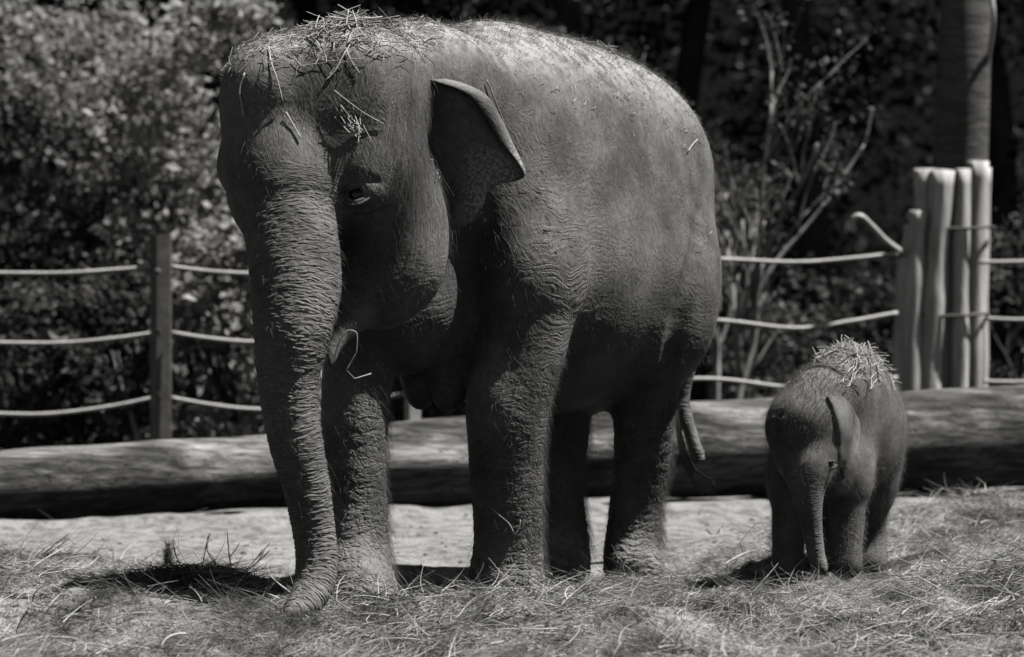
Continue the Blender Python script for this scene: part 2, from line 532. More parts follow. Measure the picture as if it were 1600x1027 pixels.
def sheet(P, thick, sub=0):
    """P (nu,nv,3) grid -> solid sheet of given thickness (array or float)"""
    P = np.asarray(P, float); nu, nv, _ = P.shape
    du = np.gradient(P, axis=0); dv = np.gradient(P, axis=1)
    N = np.cross(du, dv); N /= np.linalg.norm(N, axis=-1)[..., None]+1e-9
    th = np.broadcast_to(np.asarray(thick, float), (nu, nv))[..., None]
    A = P+N*th/2; B = P-N*th/2
    V = np.vstack((A.reshape(-1, 3), B.reshape(-1, 3)))
    I = np.arange(nu*nv).reshape(nu, nv); J = I+nu*nv
    F = [np.stack((I[:-1, :-1], I[1:, :-1], I[1:, 1:], I[:-1, 1:]), -1).reshape(-1, 4),
         np.stack((J[:-1, :-1], J[:-1, 1:], J[1:, 1:], J[1:, :-1]), -1).reshape(-1, 4)]
    def rim(a, b): F.append(np.stack((a[:-1], a[1:], b[1:], b[:-1]), -1))
    rim(I[0, :], J[0, :]); rim(J[-1, :], I[-1, :]); rim(J[:, 0], I[:, 0]); rim(I[:, -1], J[:, -1])
    return V, np.vstack(F)

def set_skin_attrs(me, dust=0.0, fold=0.0, leg=0.0):
    n = len(me.vertices)
    for nm, v in (('w_trunk', 0), ('w_leg', leg), ('w_dust', dust), ('w_fold', fold)): fattr(me, nm, np.full(n, v))
    vattr(me, 'tc', np.zeros((n, 3)))

def grow_hair(name, V, Q, nr, weight, n, lmin, lmax, rad, mat, parent, comb=(0, 0, -.6), lift=.55, seed=1):
    r = np.random.default_rng(seed)
    c = V[Q].mean(1); wq = weight[Q].mean(1)
    e1 = V[Q[:, 2]]-V[Q[:, 0]]; e2 = V[Q[:, 3]]-V[Q[:, 1]]
    ar = np.linalg.norm(np.cross(e1, e2), axis=1)*wq
    pick = r.choice(len(Q), n, p=ar/ar.sum())
    u = r.random((n, 2, 1))
    q = V[Q[pick]]
    p = (q[:, 0]*(1-u[:, 0])+q[:, 1]*u[:, 0])*(1-u[:, 1])+(q[:, 3]*(1-u[:, 0])+q[:, 2]*u[:, 0])*u[:, 1]
    nn = nr[Q[pick]].mean(1); nn /= np.linalg.norm(nn, axis=1)[:, None]+1e-9
    cm = np.array(comb)[None] + (r.random((n, 3))-.5)*.7
    tan = cm-nn*(cm*nn).sum(1)[:, None]
    L = (lmin+(lmax-lmin)*r.random(n)**2)[:, None]
    k = 5
    P = np.zeros((n, k, 3))
    for i in range(k):
        t = i/(k-1)
        P[:, i] = p+nn*L*(lift*t)*(1-.25*t)+tan*L*(t*.55+.5*t*t)
    return curves_obj(name, P, rad*(.7+.6*r.random(n)), mat, parent)

# ------------------------------------------------------------------ log, fence, poles
def log_material():
    b = NB('weathered_log')
    P = b.n('ShaderNodeTexCoord').outputs['Object']
    g = b.noise(b.scale(P, (1.6, 14, 20)), 1.6, 6, .65)
    g2 = b.noise(b.scale(P, (.6, 4, 5)), 1.4, 4, .6)
    g3 = b.noise(b.scale(P, (5, 60, 60)), 1.5, 4, .7)
    c = b.math('MULTIPLY', .42, b.map(g, .36, .62, .45, 1.25))
    c = b.math('MULTIPLY', c, b.map(g2, .40, .58, .4, 1.12))
    c = b.math('MULTIPLY', c, b.map(g3, .3, .6, .8, 1.1))
    ck = b.map(b.math('ABSOLUTE', b.math('SUBTRACT', b.noise(b.vadd(b.scale(P, (.35, 22, 22)), b.scale(b.noise(P, 1.2, 3, .6, col=True), (0, 2.2, 2.2))), 1.0, 2, .5), .5)), .0, .022, .45, 1)
    c = b.math('MULTIPLY', c, ck)
    c = b.math('MULTIPLY', c, b.map(b.noise(b.scale(P, (1, 2.2, 2.2)), 1.3, 5, .7), .42, .56, .55, 1.1))
    h = b.math('ADD', b.math('ADD', g, b.math('MULTIPLY', g3, .5)), b.math('MULTIPLY', ck, .6))
    b.bsdf(c, .8, .2, b.bump(h, .045, .9))
    return b.m
logm = log_material()
def make_log():
    # photo rows of the upper and lower silhouette along the log
    xs = np.linspace(-260, 1900, 110)
    top = np.interp(xs, [-260, 0, 440, 950, 1230, 1420, 1600, 1900], [722, 706, 677, 634, 624, 612, 598, 590])
    bot = np.interp(xs, [-260, 0, 440, 950, 1230, 1420, 1600, 1900], [838, 824, 796, 782, 772, 770, 768, 766])
    P, R = [], []
    for x, t, b_ in zip(xs, top, bot):
        d = 19.2+(x-800)*.00075
        c = W(x, (t+b_)/2, d); r = (b_-t)/2*d/FPX
        P.append(c+np.array((0, r, 0))*0); R.append(r*(1+.03*math.sin(x*.011)+.02*math.sin(x*.031)))
    V, F = tube(P, R, 56, .10, 14, seed=2)
    return V, F
V, F = make_log()
log = link('log', mesh_np('log', V, F), logm)
tag(log, 'long thick weathered log lying across the enclosure behind the elephants', 'log')
# peeled knots and splits
def fence_rope(pts, d, r=.013):
    P = catmull([W(x, y, dd) for (x, y), dd in zip(pts, d)], 8)
    return tube(P, r, 8)
rope_m = simple('pale_fence_rope', .6, .15, 12, .6, .3)
post_dark = simple('galvanised_steel', .13, .25, 9, .5, .4)
strap_m = simple('dark_wire_band', .10, .2, 9, .5, .4)

fence = empty('rope_fence', W(250, 700, 20.5))
tag(fence, 'slack three-strand rope fence hung on a grey steel post at left', 'fence')
def post_mesh(px0, px1, pxe, ytop, ybot, d):
    """open channel post: web facing right and a flange facing left; seen from its corner"""
    parts = []
    a = W(px0, ytop, d+.10); c = W(px1, ytop, d); e = W(pxe, ytop+4, d+.03)
    zb = W(px1, ybot, d)[2]
    def wall(p, q, t=.008):
        n = np.array((-(q-p)[1], (q-p)[0], 0)); n = n/np.linalg.norm(n)*t
        zt = max(p[2], q[2])
        B = [p, q, q+n, p+n]
        V = np.array([(b[0], b[1], zb) for b in B]+[(b[0], b[1], zt) for b in B])
        F = np.array([(0, 1, 5, 4), (1, 2, 6, 5), (2, 3, 7, 6), (3, 0, 4, 7), (4, 5, 6, 7), (3, 2, 1, 0)])
        return V, F
    parts.append(wall(a, c)); parts.append(wall(c, e))
    parts.append(wall(e, e+np.array((.0, .08, 0))))
    return merge(parts)
V, F = post_mesh(234, 245, 266, 366, 720, 20.5)
post = link('post', mesh_np('post', V, F, False), post_dark, fence)
for y in (425, 520, 618):
    c = W(246, y, 20.47)
    V, F = tube([c, c+np.array((0, -.03, 0)), c+np.array((0, -.034, 0))], [.022, .022, .014], 8)
    link('bolt', mesh_np('bolt', V, F), post_dark, post)
V, F = post_mesh(632, 640, 657, 590, 720, 20.4)
link('post', mesh_np('post', V, F, False), rope_m, fence)
for ys in (((-150, 426), (0, 427), (100, 427), (180, 422), (238, 417)), ((-150, 532), (0, 536), (100, 536), (180, 529), (238, 521)),
           ((-150, 640), (0, 647), (80, 647), (170, 636), (240, 622))):
    dd = 20.56+.06*(ys[0][1] > 500)+.06*(ys[0][1] > 600)
    V, F = fence_rope(ys, [dd]*5); link('rope', mesh_np('rope', V, F), rope_m, fence)
for k, (y0, ym, y1) in enumerate(((417, 428, 415), (520, 535, 520), (622, 640, 612))):
    V, F = fence_rope(((268, y0), (330, (y0+ym)/2+2), (400, ym), (520, ym), (645, y1)), [20.44+.06*k]*5); link('rope', mesh_np('rope', V, F), rope_m, fence)
fence2 = empty('rope_fence', W(1400, 700, 21.3))
tag(fence2, 'three sagging fence ropes running right from behind the big elephant to the bundled poles', 'fence')
for (y0, y1, y2, y3) in ((417, 405, 410, 396), (522, 500, 513, 489), (615, 592, 606, 590)):
    V, F = fence_rope(((657, y0-4), (900, y0), (1090, y1), (1240, y2), (1330, (y2+y3)/2+1), (1402, y3)), [q-(y3-396)*.0006 for q in (20.5, 20.7, 20.9, 21.1, 21.2, 21.3)]); link('rope', mesh_np('rope', V, F), rope_m, fence2)
for (y0, y1, y2) in ((410, 409, 404), (497, 500, 496), (596, 597, 590)):
    V, F = fence_rope(((1530, y0), (1600, y1), (1760, y2)), [21.4+(y0-410)*.0006]*3); link('rope', mesh_np('rope', V, F), rope_m, fence2)

# big trunk with peeled poles strapped round its foot
bark_m = simple('grey_bark', .15, .35, 3, .9, .1, (2, 2, 9), .01)
big = empty('tree', W(1490, 620, 21.9))
tag(big, 'tall dark tree trunk rising out of the bundle of pale poles at right', 'tree')
C = catmull([W(1478, 720, 21.9), W(1490, 480, 21.9), W(1500, 250, 21.9), W(1508, 60, 21.9), W(1514, -200, 22), W(1522, -700, 22.1)], 6)
V, F = tube(C, np.interp(np.arange(len(C)), [0, 12, 18, 30], [.24, .185, .168, .15]), 20, .06, 7)
link('trunk', mesh_np('trunk', V, F), bark_m, big)
C = catmull([W(1545, -40, 21.7), W(1552, 20, 21.6), W(1549, 60, 21.7), W(1541, 110, 21.85)], 6)
V, F = tube(C, .016, 8); link('vine', mesh_np('vine', V, F), rope_m, big)
pole_m = simple('peeled_pole', .68, .28, 2.2, .7, .25, (10, 10, 1.2), .012)
bundle = empty('pole_bundle', W(1470, 620, 21.4))
tag(bundle, 'bundle of pale peeled poles strapped round the foot of the big tree', 'pole bundle')
PO = [ # x top, y top, x bottom, radius top, radius bottom, depth
    (1424, 352, 1408, .040, .065, 21.40), (1436, 330, 1424, .05, .07, 21.36), (1445, 264, 1436, .060, .085, 21.46), (1473, 266, 1452, .070, .075, 21.38), (1480, 300, 1478, .04, .06, 21.46),
    (1505, 264, 1499, .045, .055, 21.38), (1529, 252, 1521, .062, .062, 21.48), (1541, 262, 1530, .035, .045, 21.62), (1458, 280, 1432, .06, .09, 21.62),
    (1515, 270, 1510, .05, .06, 22.2), (1480, 270, 1476, .06, .06, 22.3), (1447, 275, 1440, .06, .06, 22.2), (1540, 270, 1533, .04, .05, 22.0)]
for i, (xt, yt, xb, rt, rb, d) in enumerate(PO):
    if d < 21.6: rt, rb = rt*1.12, rb*1.18
    mid = (xt+xb)/2+(3 if i in (2, 4) else -2)
    C = catmull([W(xb-2, 730, d-.03), W(xb, 600, d), W(mid, 440, d+.01), W(xt, yt, d+.03)], 7)
    V, F = tube(C, np.linspace(rb, rt, len(C))*(1+.06*np.sin(np.arange(len(C))*.9+i)), 14, .08, 5, seed=i)
    link('pole', mesh_np('pole', V, F), pole_m, bundle)
for y, ax, cx in ((357, .265, 1484), (491, .29, 1467)):
    a = np.linspace(0, 2*np.pi, 49)
    c = W(cx, y, 21.75)
    P = np.stack((c[0]+ax*1.04*np.sign(np.cos(a))*np.abs(np.cos(a))**.55, c[1]+(ax+.14)*np.sign(np.sin(a))*np.abs(np.sin(a))**.55, c[2]+.006*np.sin(a*5)), -1)
    V, F = tube(P, .011, 6); link('band', mesh_np('band', V, F), strap_m, bundle)
bent = empty('branch', W(1400, 388, 21.2))
C = catmull([W(1334, 362, 21.0), W(1332, 345, 21.0), W(1344, 338, 21.0), W(1362, 354, 21.1), W(1385, 378, 21.2), W(1412, 398, 21.4)], 6)
V, F = tube(C, np.linspace(.016, .026, len(C)), 8)
bpy.data.objects.remove(bent)
tag(link('branch', mesh_np('branch', V, F), rope_m), 'short pale hooked branch sticking out left of the bundled poles', 'branch')

# ------------------------------------------------------------------ woodland
leaf_lit = leaf_material('sunlit_bush_leaf', .42, .6)  # sunlit copy: brightness of the sun put into the leaf colour
leaf_dim = leaf_material('dim_leaf', .09, .6)  # dimmer copy: shade put into the leaf colour of dim bushes
leaf_shaded = leaf_material('shaded_wood_leaf', .02, .6)  # near-black copy: deep shade of the wood put into the colour
twig_m = simple('pale_twig_bark', .45, .3, 5, .8, .2)
stem_dark = simple('dark_stem_bark', .06, .3, 5, .8, .2)

def leaves_at(cent, spread, n, size, seed, flat=1.0):
    """n leaf faces (rhombi bent at the midrib) around the given clump centres; returns V, F, shade"""
    r = np.random.default_rng(seed)
    cent = np.asarray(cent, float)
    k = r.integers(0, len(cent), n)
    sp = np.broadcast_to(np.asarray(spread, float), (len(cent),))[k]
    g = r.normal(0, .55, (n, 3)); g[:, 2] *= .8
    p = cent[k]+g*sp[:, None]
    a = r.random(n)*2*np.pi; el = r.normal(0, .6, n)
    ax = np.stack((np.cos(a)*np.cos(el), np.sin(a)*np.cos(el), np.sin(el)), -1)
    nd = r.normal(0, .75, (n, 3))+(.45, -.5, .6); b_ = np.cross(nd, ax); b_ -= ax*(b_*ax).sum(1)[:, None]; b_ /= np.linalg.norm(b_, axis=1)[:, None]
    L = size*(.5+1.1*r.random(n)**2)[:, None]; Wd = L*.32
    nrm = np.cross(ax, b_)
    V = np.stack((p, p+ax*L*.5+b_*Wd+nrm*Wd*.3, p+ax*L, p+ax*L*.5-b_*Wd+nrm*Wd*.3), 1).reshape(-1, 3)
    I = np.arange(n)*4
    F = np.vstack((np.stack((I, I+1, I+2), -1), np.stack((I, I+2, I+3), -1)))
    sh = np.clip(r.random(len(cent))[k]*.5+r.random(n)*.5, 0, 1)
    return V, F, np.repeat(sh, 4)

def foliage(name, cent, spread, n, size, m, parent, seed, stuff=True):
    V, F, sh = leaves_at(cent, spread, n, size, seed)
    me = mesh_np(name, V, F, False); fattr(me, 'shade', sh)
    o = link(name, me, m, parent)
    if stuff: o['kind'] = 'stuff'
    return o

def grow(base, h, seed, spread=.5, levels=3, r0=.03, lean=(0, 0), n1=5, crook=.12):
    """branching stems; returns tube parts and tip positions"""
    r = random.Random(seed); parts = []; tips = []
    def go(p, dr, L, rad, lv):
        pts = [np.array(p, float)]; d_ = np.array(dr, float)
        for i in range(5):
            d_ = d_+np.array((r.gauss(0, crook), r.gauss(0, crook), r.gauss(0, crook*.4)+.03)); d_ /= np.linalg.norm(d_)
            pts.append(pts[-1]+d_*L/5)
        parts.append(tube(catmull(pts, 2), np.linspace(rad, rad*(.55 if lv else .2), 11), 6))
        if lv == 0: tips.append(pts[-1]); tips.append(pts[-2]); return
        for i in range(n1 if lv == levels else 3):
            k = r.randint(2, 5); q = pts[k]
            a = r.random()*6.28; s_ = spread*(.6+r.random()*.8)
            nd = d_*.8+np.array((math.cos(a)*s_, math.sin(a)*s_, .25)); nd /= np.linalg.norm(nd)
            go(q, nd, L*(.5+.25*r.random()), rad*.55, lv-1)
    go(base, (lean[0], lean[1], 1), h*.5, r0, levels)
    return parts, tips

def gz(x, y): return float(ground_z(np.array([x]), np.array([y]))[0])

# the sunlit bushes at left, each with stems and leaves
BUSH = [ # px, top row, depth, half width, leaves, label
    (330, -30, 23.0, 1.0, 'tall sunlit leafy bush directly left of the large elephant head'),
    (215, 60, 23.8, .8, 'leafy bush rising behind the grey steel fence post'),
    (110, -40, 24.6, 1.0, 'high sunlit bush in the upper left corner'),
    (20, 120, 23.6, .75, 'dim bush at the left edge behind the top fence rope'),
    (380, 330, 22.2, .55, 'low bush behind the ropes next to the trunk of the large elephant'),
    (120, 430, 22.4, .7, 'low shaded bush under the fence ropes at far left')]
for i, (px, yt, d, hw, lab) in enumerate(BUSH):
    base = W(px, 700, d); base[2] = gz(base[0], base[1])
    root = tag(empty('bush', base), lab, 'bush', 'bushes behind the left fence')
    ztop = W(px, yt, d)[2]
    parts, tips = grow((0, 0, 0), ztop-base[2], 40+i, .55, 3, .035)
    V, F = merge(parts); me = mesh_np('stems', V+base, F); link('stems', me, stem_dark, root)
    r = np.random.default_rng(60+i); nc = int(110*hw)+20
    z = base[2]+.15+(ztop-base[2]-.25)*r.random(nc)**.8
    a = r.random(nc)*6.28; rad = hw*np.sqrt(r.random(nc))*np.interp((z-base[2])/(ztop-base[2]), [0, .4, .8, 1], [.7, 1, .85, .3])
    cent = np.stack((base[0]+np.cos(a)*rad, base[1]+np.sin(a)*rad*.8, z), -1)
    foliage('leaves', cent, .13+.08*r.random(nc), int(6000*hw), .08, leaf_lit if i in (0, 1, 2, 4) else leaf_dim, root, 80+i)

# pale bare saplings
SAP = [(1140, 640, 23.0, 90, .034, (.08, 0), 'pale many-branched sapling close right of the large elephant rump'),
       (1112, 640, 23.4, 170, .032, (.14, 0), 'thinner pale sapling forking up behind the elephant rump'),
       (1178, 640, 23.2, 330, .022, (-.05, 0), 'short pale sapling right of the branching ones'),
       (228, 690, 22.0, 470, .022, (-.28, 0), 'leaning pale stem left of the steel fence post'),
       (52, 700, 22.3, 520, .016, (.05, 0), 'thin pale stem at the left edge behind the log')]
for i, (px, py, d, yt, r0, lean, lab) in enumerate(SAP):
    base = W(px, py, d); base[2] = gz(base[0], base[1])
    root = tag(empty('sapling', base), lab, 'sapling', 'pale saplings behind the fence')
    parts, tips = grow((0, 0, 0), (W(px, yt, d)[2]-base[2])*1.05, 140+i, .38 if i < 3 else .12, 3 if i < 2 else (2 if i == 2 else 1), r0, lean, 7 if i < 3 else 2, .12 if i < 3 else .05)
    V, F = merge(parts); link('stems', mesh_np('stems', V+base, F), twig_m, root)
    if i < 2: foliage('leaves', np.array(tips)+base, .10, 900, .05, leaf_dim, root, 150+i)

# shrubs on the right, mostly in shade
SHR = [(1215, 470, 24.4, .45, 'dim shrub between the large elephant rump and the calf, behind the ropes'),
       (1590, 330, 23.4, .5, 'shrub at the right edge behind the bundled poles'),
       (1340, 400, 25.0, .5, 'dark shrub behind the hooked branch'),
       (1250, 580, 23.8, .35, 'small low shrub behind the calf, under the middle rope'),
       (760, -60, 26.5, 1.0, 'dark bush showing above the back of the large elephant')]
for i, (px, yt, d, hw, lab) in enumerate(SHR):
    base = W(px, 700, d); base[2] = gz(base[0], base[1])
    root = tag(empty('bush', base), lab, 'bush', 'dim shrubs under the trees')
    ztop = W(px, yt, d)[2]
    parts, tips = grow((0, 0, 0), ztop-base[2], 240+i, .5, 2, .025)
    V, F = merge(parts); link('stems', mesh_np('stems', V+base, F), stem_dark, root)
    r = np.random.default_rng(260+i); nc = int(60*hw)+14
    z = base[2]+.1+(ztop-base[2]-.15)*r.random(nc)
    a = r.random(nc)*6.28; rad = hw*np.sqrt(r.random(nc))
    cent = np.stack((base[0]+np.cos(a)*rad, base[1]+np.sin(a)*rad*.8, z), -1)
    foliage('leaves', cent, .10+.10*r.random(nc), int(3600*hw), .06, leaf_dim, root, 280+i)

# the tall trees: trunks in the dark, crowns added above the view to shade the wood
TREES = [(900, 28.4), (1290, 28.6), (640, 29.0), (1640, 28.0), (1750, 28.5), (1080, 30.0), (1900, 28.5), (2150, 28.5), (1560, 29.5), (760, 31.0), (330, 30.0), (120, 31.0), (-80, 29.0),(480, 31.0)]
for i, (px, d) in enumerate(TREES):
    base = W(px, 700, d); base[2] = gz(base[0], base[1])-.05
    where = ['behind the back of the large elephant', 'right of the saplings', 'behind the large elephant head', 'left of the bundled poles', 'past the right edge of the picture',
             'behind the rump', 'beyond the right edge', 'farthest to the right', 'behind the pole bundle', 'deep behind the elephant back', 'deep behind the left bushes',
             'deep behind the steel post', 'at the far left edge', 'between bushes and elephant head'][i]
    root = tag(empty('tree', base), 'tall dark tree, crown added out of view for shade, ' + where, 'tree', 'dark trees of the wood')
    r = np.random.default_rng(300+i)
    top = 7.2+r.random()*1.2
    C = catmull([base, base+(r.normal(0, .1), 0, 2.5), base+(r.normal(0, .2), 0, 5), base+(r.normal(0, .3), 0, top)], 5)
    V, F = tube(C, np.linspace(.17, .06, len(C)), 9, .08)
    link('trunk', mesh_np('trunk', V, F), stem_dark, root)
    nc = 70; a = r.random(nc)*6.28; rad = 2.7*np.sqrt(r.random(nc)); low = 4.2
    z = low+(top+1-low)*r.random(nc)
    cent = np.stack((base[0]+np.cos(a)*rad, base[1]+np.sin(a)*rad, base[2]+z), -1)
    foliage('crown', cent, .55, 5200, .17, leaf_shaded, root, 320+i)

# the wood behind as one mass of dark undergrowth
r = np.random.default_rng(400); nc = 900
cent = np.stack((r.uniform(-12, 14, nc), r.uniform(28.5, 35.5, nc), np.zeros(nc)), -1)
cent[:, 2] = ground_z(cent[:, 0], cent[:, 1])+5.2*r.random(nc)
o = foliage('far_wood', cent, .5, 90000, .11, leaf_shaded, None, 401)
tag(o, 'dense dark undergrowth of the wood closing the view behind the trees', 'undergrowth', None, 'stuff')
# ------------------------------------------------------------------ the mother
skin = skin_material('elephant_skin', .16, 1.0, .50)
skin_calf = skin_material('calf_skin', .19, .55, .30, .5)
hair_dark = strand_material('elephant_hair', .10, .34, .45)
hair_calf = strand_material('calf_hair', .14, .36, .45)
eye_mat = simple('wet_dark_eye', .008, .2, 5, .06, .35, (1, 1, 1), 0.0)
straw_mat = strand_material('straw', .22, .80, .5)
straw_fine = strand_material('fine_hay', .20, .80, .7, True)

def R4(px, py, d, r): return (*W(px, py, d), r)

def build_mother():
    f = Field((-1.55, 12.75, -.12), (1.12, 16.4, 2.58), .0125)
    A = 38
    # torso
    f.ell((.13, 15.20, 1.585), (.98, .59, .79), A, .1, pitch=-2)
    f.ell((-.12, 14.70, 1.76), (.42, .47, .66), A, .22, pitch=6)
    f.ell((.44, 15.62, 1.84), (.44, .50, .44), A, .2)
    f.ell((.08, 15.10, 1.345), (.70, .59, .615), A, .12)
    f.ell((.02, 15.0, 2.05), (.95, .34, .36), A, .3, pitch=3)
    # neck and chest
    f.ell((-.53, 14.22, 1.88), (.50, .31, .47), 33, .18)
    f.ell((-.46, 14.46, 1.38), (.34, .24, .38), A, .14)
    f.ell((-.42, 14.38, 1.22), (.24, .24, .24), A, .14)
    # udder between the forelegs
    for px, d, py in ((657, 14.52, 588), (700, 14.46, 592)):
        f.ell(W(px, py, d), (.086, .086, .15), A, .018)
    f.ell(W(668, 520, 14.5), (.2, .2, .14), A, .14)
    f.ell(W(660, 128, 14.12), (.36, .23, .235), 33, .26)
    f.ell(W(738, 450, 14.60), (.24, .25, .44), A, .14)
    # head
    H = 28
    f.ell(W(505, 215, 13.78), (.40, .325, .43), H, .1, pitch=-10)
    f.ell(W(438, 140, 13.60), (.28, .21, .205), H, .12)
    f.ell(W(466, 205, 13.61), (.24, .29, .30), H, .18)
    f.ell(W(446, 245, 13.52), (.20, .17, .20), H, .10)
    f.ell(W(570, 126, 13.62), (.27, .22, .225), H, .16)
    f.ell(W(448, 290, 13.54), (.22, .22, .28), H, .12)
    # brow ridges and the eye sockets
    f.ell(W(372, 262, 13.62), (.10, .075, .10), H, .07)
    f.ell(W(556, 262, 13.46), (.10, .12, .070), H, .13, roll=-18)
    f.ell(W(604, 290, 13.56), (.13, .12, .22), H, .12)
    f.ell(W(566, 303, 13.42), (.07, .08, .060), H, .06)
    f.ell(W(552, 305, 13.22), (.055, .075, .036), H, .06, sub=True)
    f.ell(W(562, 205, 13.62), (.22, .20, .28), H, .2)
    f.ell(W(505, 95, 13.18), (.12, .05, .13), H, .10, sub=True)   # furrow between the domes
    # cheek and jaw
    f.ell(W(610, 375, 13.72), (.25, .205, .30), H, .10)
    f.ell(W(640, 330, 13.84), (.22, .17, .28), H, .12)
    f.chain([R4(608, 412, 13.74, .185), R4(582, 450, 13.68, .135), R4(556, 484, 13.58, .085), R4(535, 515, 13.50, .050),
             R4(520, 545, 13.44, .030), R4(516, 570, 13.40, .014)], .06, .12)
    # trunk
    T = f.chain([R4(447, 230, 13.52, .15), R4(450, 310, 13.44, .195), R4(457, 380, 13.34, .183), R4(463, 450, 13.27, .178), R4(457, 520, 13.20, .152),
                 R4(450, 600, 13.18, .118), R4(462, 690, 13.18, .106), R4(479, 760, 13.18, .092), R4(489, 820, 13.18, .083),
                 R4(495, 868, 13.17, .081), R4(491, 912, 13.14, .078), R4(474, 945, 13.06, .064), R4(458, 962, 13.0, .045)], .03, .12)
    # fore legs
    LF = f.chain([R4(830, 380, 14.46, .21), R4(825, 460, 14.40, .21), R4(812, 540, 14.38, .20), R4(796, 620, 14.36, .178),
                  R4(791, 700, 14.36, .160), R4(793, 780, 14.36, .149), R4(794, 850, 14.36, .143), R4(792, 895, 14.36, .155), R4(791, 915, 14.34, .160)], .05, .12)
    f.ell(W(822, 400, 14.42), (.24, .19, .48), A, .05)
    f.ell(W(795, 250, 14.50), (.30, .16, .42), A, .07)
    f.ell(W(770, 640, 14.26), (.09, .10, .18), A, .08)
    RF = f.chain([R4(610, 430, 14.42, .24), R4(580, 510, 14.32, .185), R4(560, 580, 14.26, .152), R4(554, 660, 14.22, .140), R4(554, 720, 14.2, .128),
                  R4(560, 790, 14.16, .118), R4(561, 860, 14.1, .124), R4(562, 915, 14.0, .145), R4(564, 945, 13.95, .165)], .05, .14)
    # hind legs
    LH = f.chain([R4(985, 420, 15.40, .355), R4(993, 510, 15.36, .275), R4(1006, 575, 15.34, .18), R4(1006, 640, 15.36, .142), R4(1003, 720, 15.42, .128),
                  R4(994, 790, 15.44, .120), R4(990, 850, 15.42, .128), R4(990, 885, 15.36, .140)], .05, .22)
    f.ell(W(1020, 480, 15.48), (.22, .20, .40), A, .12)
    RH = f.chain([R4(890, 500, 15.60, .30), R4(874, 585, 15.42, .165), R4(872, 680, 15.38, .142), R4(866, 760, 15.38, .130), R4(872, 830, 15.36, .132),
                  R4(874, 885, 15.28, .145)], .05, .2)
    f.groove([(1098, 330), (1086, 420), (1064, 500), (1046, 580)], .022, .07, .018)
    e_ = f.hit(557, 303); f.ell(e_+np.array((-.01, -.012, 0)), (.03, .055, .036), H, .03, sub=True)
    f.groove([(532, 290), (556, 276), (590, 284)], .007, .02)
    f.groove([(540, 326), (566, 330), (594, 318)], .007, .02)
    f.groove([(548, 338), (574, 340), (600, 328)], .006, .02)
    V, Q = f.mesh()
    return V, Q, T, (LF, RF, LH, RH)

mV, mQ, mT, mLegs = build_mother()
mother = empty('elephant', (0.05, 14.9, 0))
tag(mother, 'large grey adult elephant with hay on its head, trunk reaching to the ground', 'elephant')

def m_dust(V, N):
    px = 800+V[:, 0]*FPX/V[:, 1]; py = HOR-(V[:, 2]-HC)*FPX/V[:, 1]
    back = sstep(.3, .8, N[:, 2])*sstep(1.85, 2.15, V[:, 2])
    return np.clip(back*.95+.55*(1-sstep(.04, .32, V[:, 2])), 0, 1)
def m_fold(V):
    # skin folds behind the elbow, at the neck and above the feet
    a = np.exp(-((V[:, 0]-.24)/.16)**2-((V[:, 2]-1.35)/.45)**2)*(V[:, 1] < 15.1)
    b_ = np.exp(-((V[:, 0]+.42)/.2)**2-((V[:, 2]-1.2)/.25)**2)
    c = np.exp(-((V[:, 0]-.8)/.25)**2-((V[:, 2]-1.0)/.3)**2)
    return np.clip(a+b_*.8+c*.5, 0, 1)
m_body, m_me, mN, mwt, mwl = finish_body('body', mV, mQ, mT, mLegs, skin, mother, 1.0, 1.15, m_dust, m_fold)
m_bvh = BVHTree.FromPolygons([Vector(v) for v in mV], mQ.tolist())

def ray_px(bvh, px, py, d0=11.0):
    """first surface point seen at a photo pixel (the camera's ray)"""
    o = Vector((0, 0, HC)); dr = Vector(W(px, py, 10.0))-o
    h = bvh.ray_cast(o, dr.normalized())
    return (h[0], h[1]) if h[0] is not None else (None, None)

# eye: ball, lids
def make_eye(parent, bvh, px, py, r, ax, name='eye', tilt=-10):
    p, n = ray_px(bvh, px, py)
    c = np.array(p)+np.array((-.1, .9, 0))*r*.30
    a = np.linspace(0, np.pi, 9); b_ = np.linspace(0, 2*np.pi, 17)[:-1]
    V = np.array([[math.sin(i)*math.cos(j), math.sin(i)*math.sin(j), math.cos(i)] for i in a for j in b_])*r+c
    I = np.arange(9*16).reshape(9, 16); J = np.roll(I, -1, 1)
    F = np.stack((I[:-1], I[1:], J[1:], J[:-1]), -1).reshape(-1, 4)
    e = link(name, mesh_np(name, V, F), eye_mat, parent)
    for s_, rr, off in ((1, .34, 0), (1, .26, 1), (-1, .50, 0), (-1, .34, 1)):
        t = np.linspace(-1.25, 1.25, 14)
        w_ = r*(1.22+.42*off)
        P = np.stack((np.sin(t)*w_*1.25, -np.cos(t)*w_*.55+.0*t, s_*(np.cos(t)*w_*(.72 if s_ > 0 else .86)+.0)), -1)
        q = math.radians(tilt); P = np.stack((P[:, 0]*math.cos(q)-P[:, 2]*math.sin(q), P[:, 1], P[:, 0]*math.sin(q)+P[:, 2]*math.cos(q)), -1)
        R = r*rr*(.25+.75*np.cos(t*.95))
        Vt, Ft = tube(P+c, R, 8, .15, 5, seed=off+s_)
        me = mesh_np('eyelid', Vt, Ft); set_skin_attrs(me)
        link('eyelid', me, ax, e)
    return e
make_eye(mother, m_bvh, 557, 303, .030, skin, tilt=14)

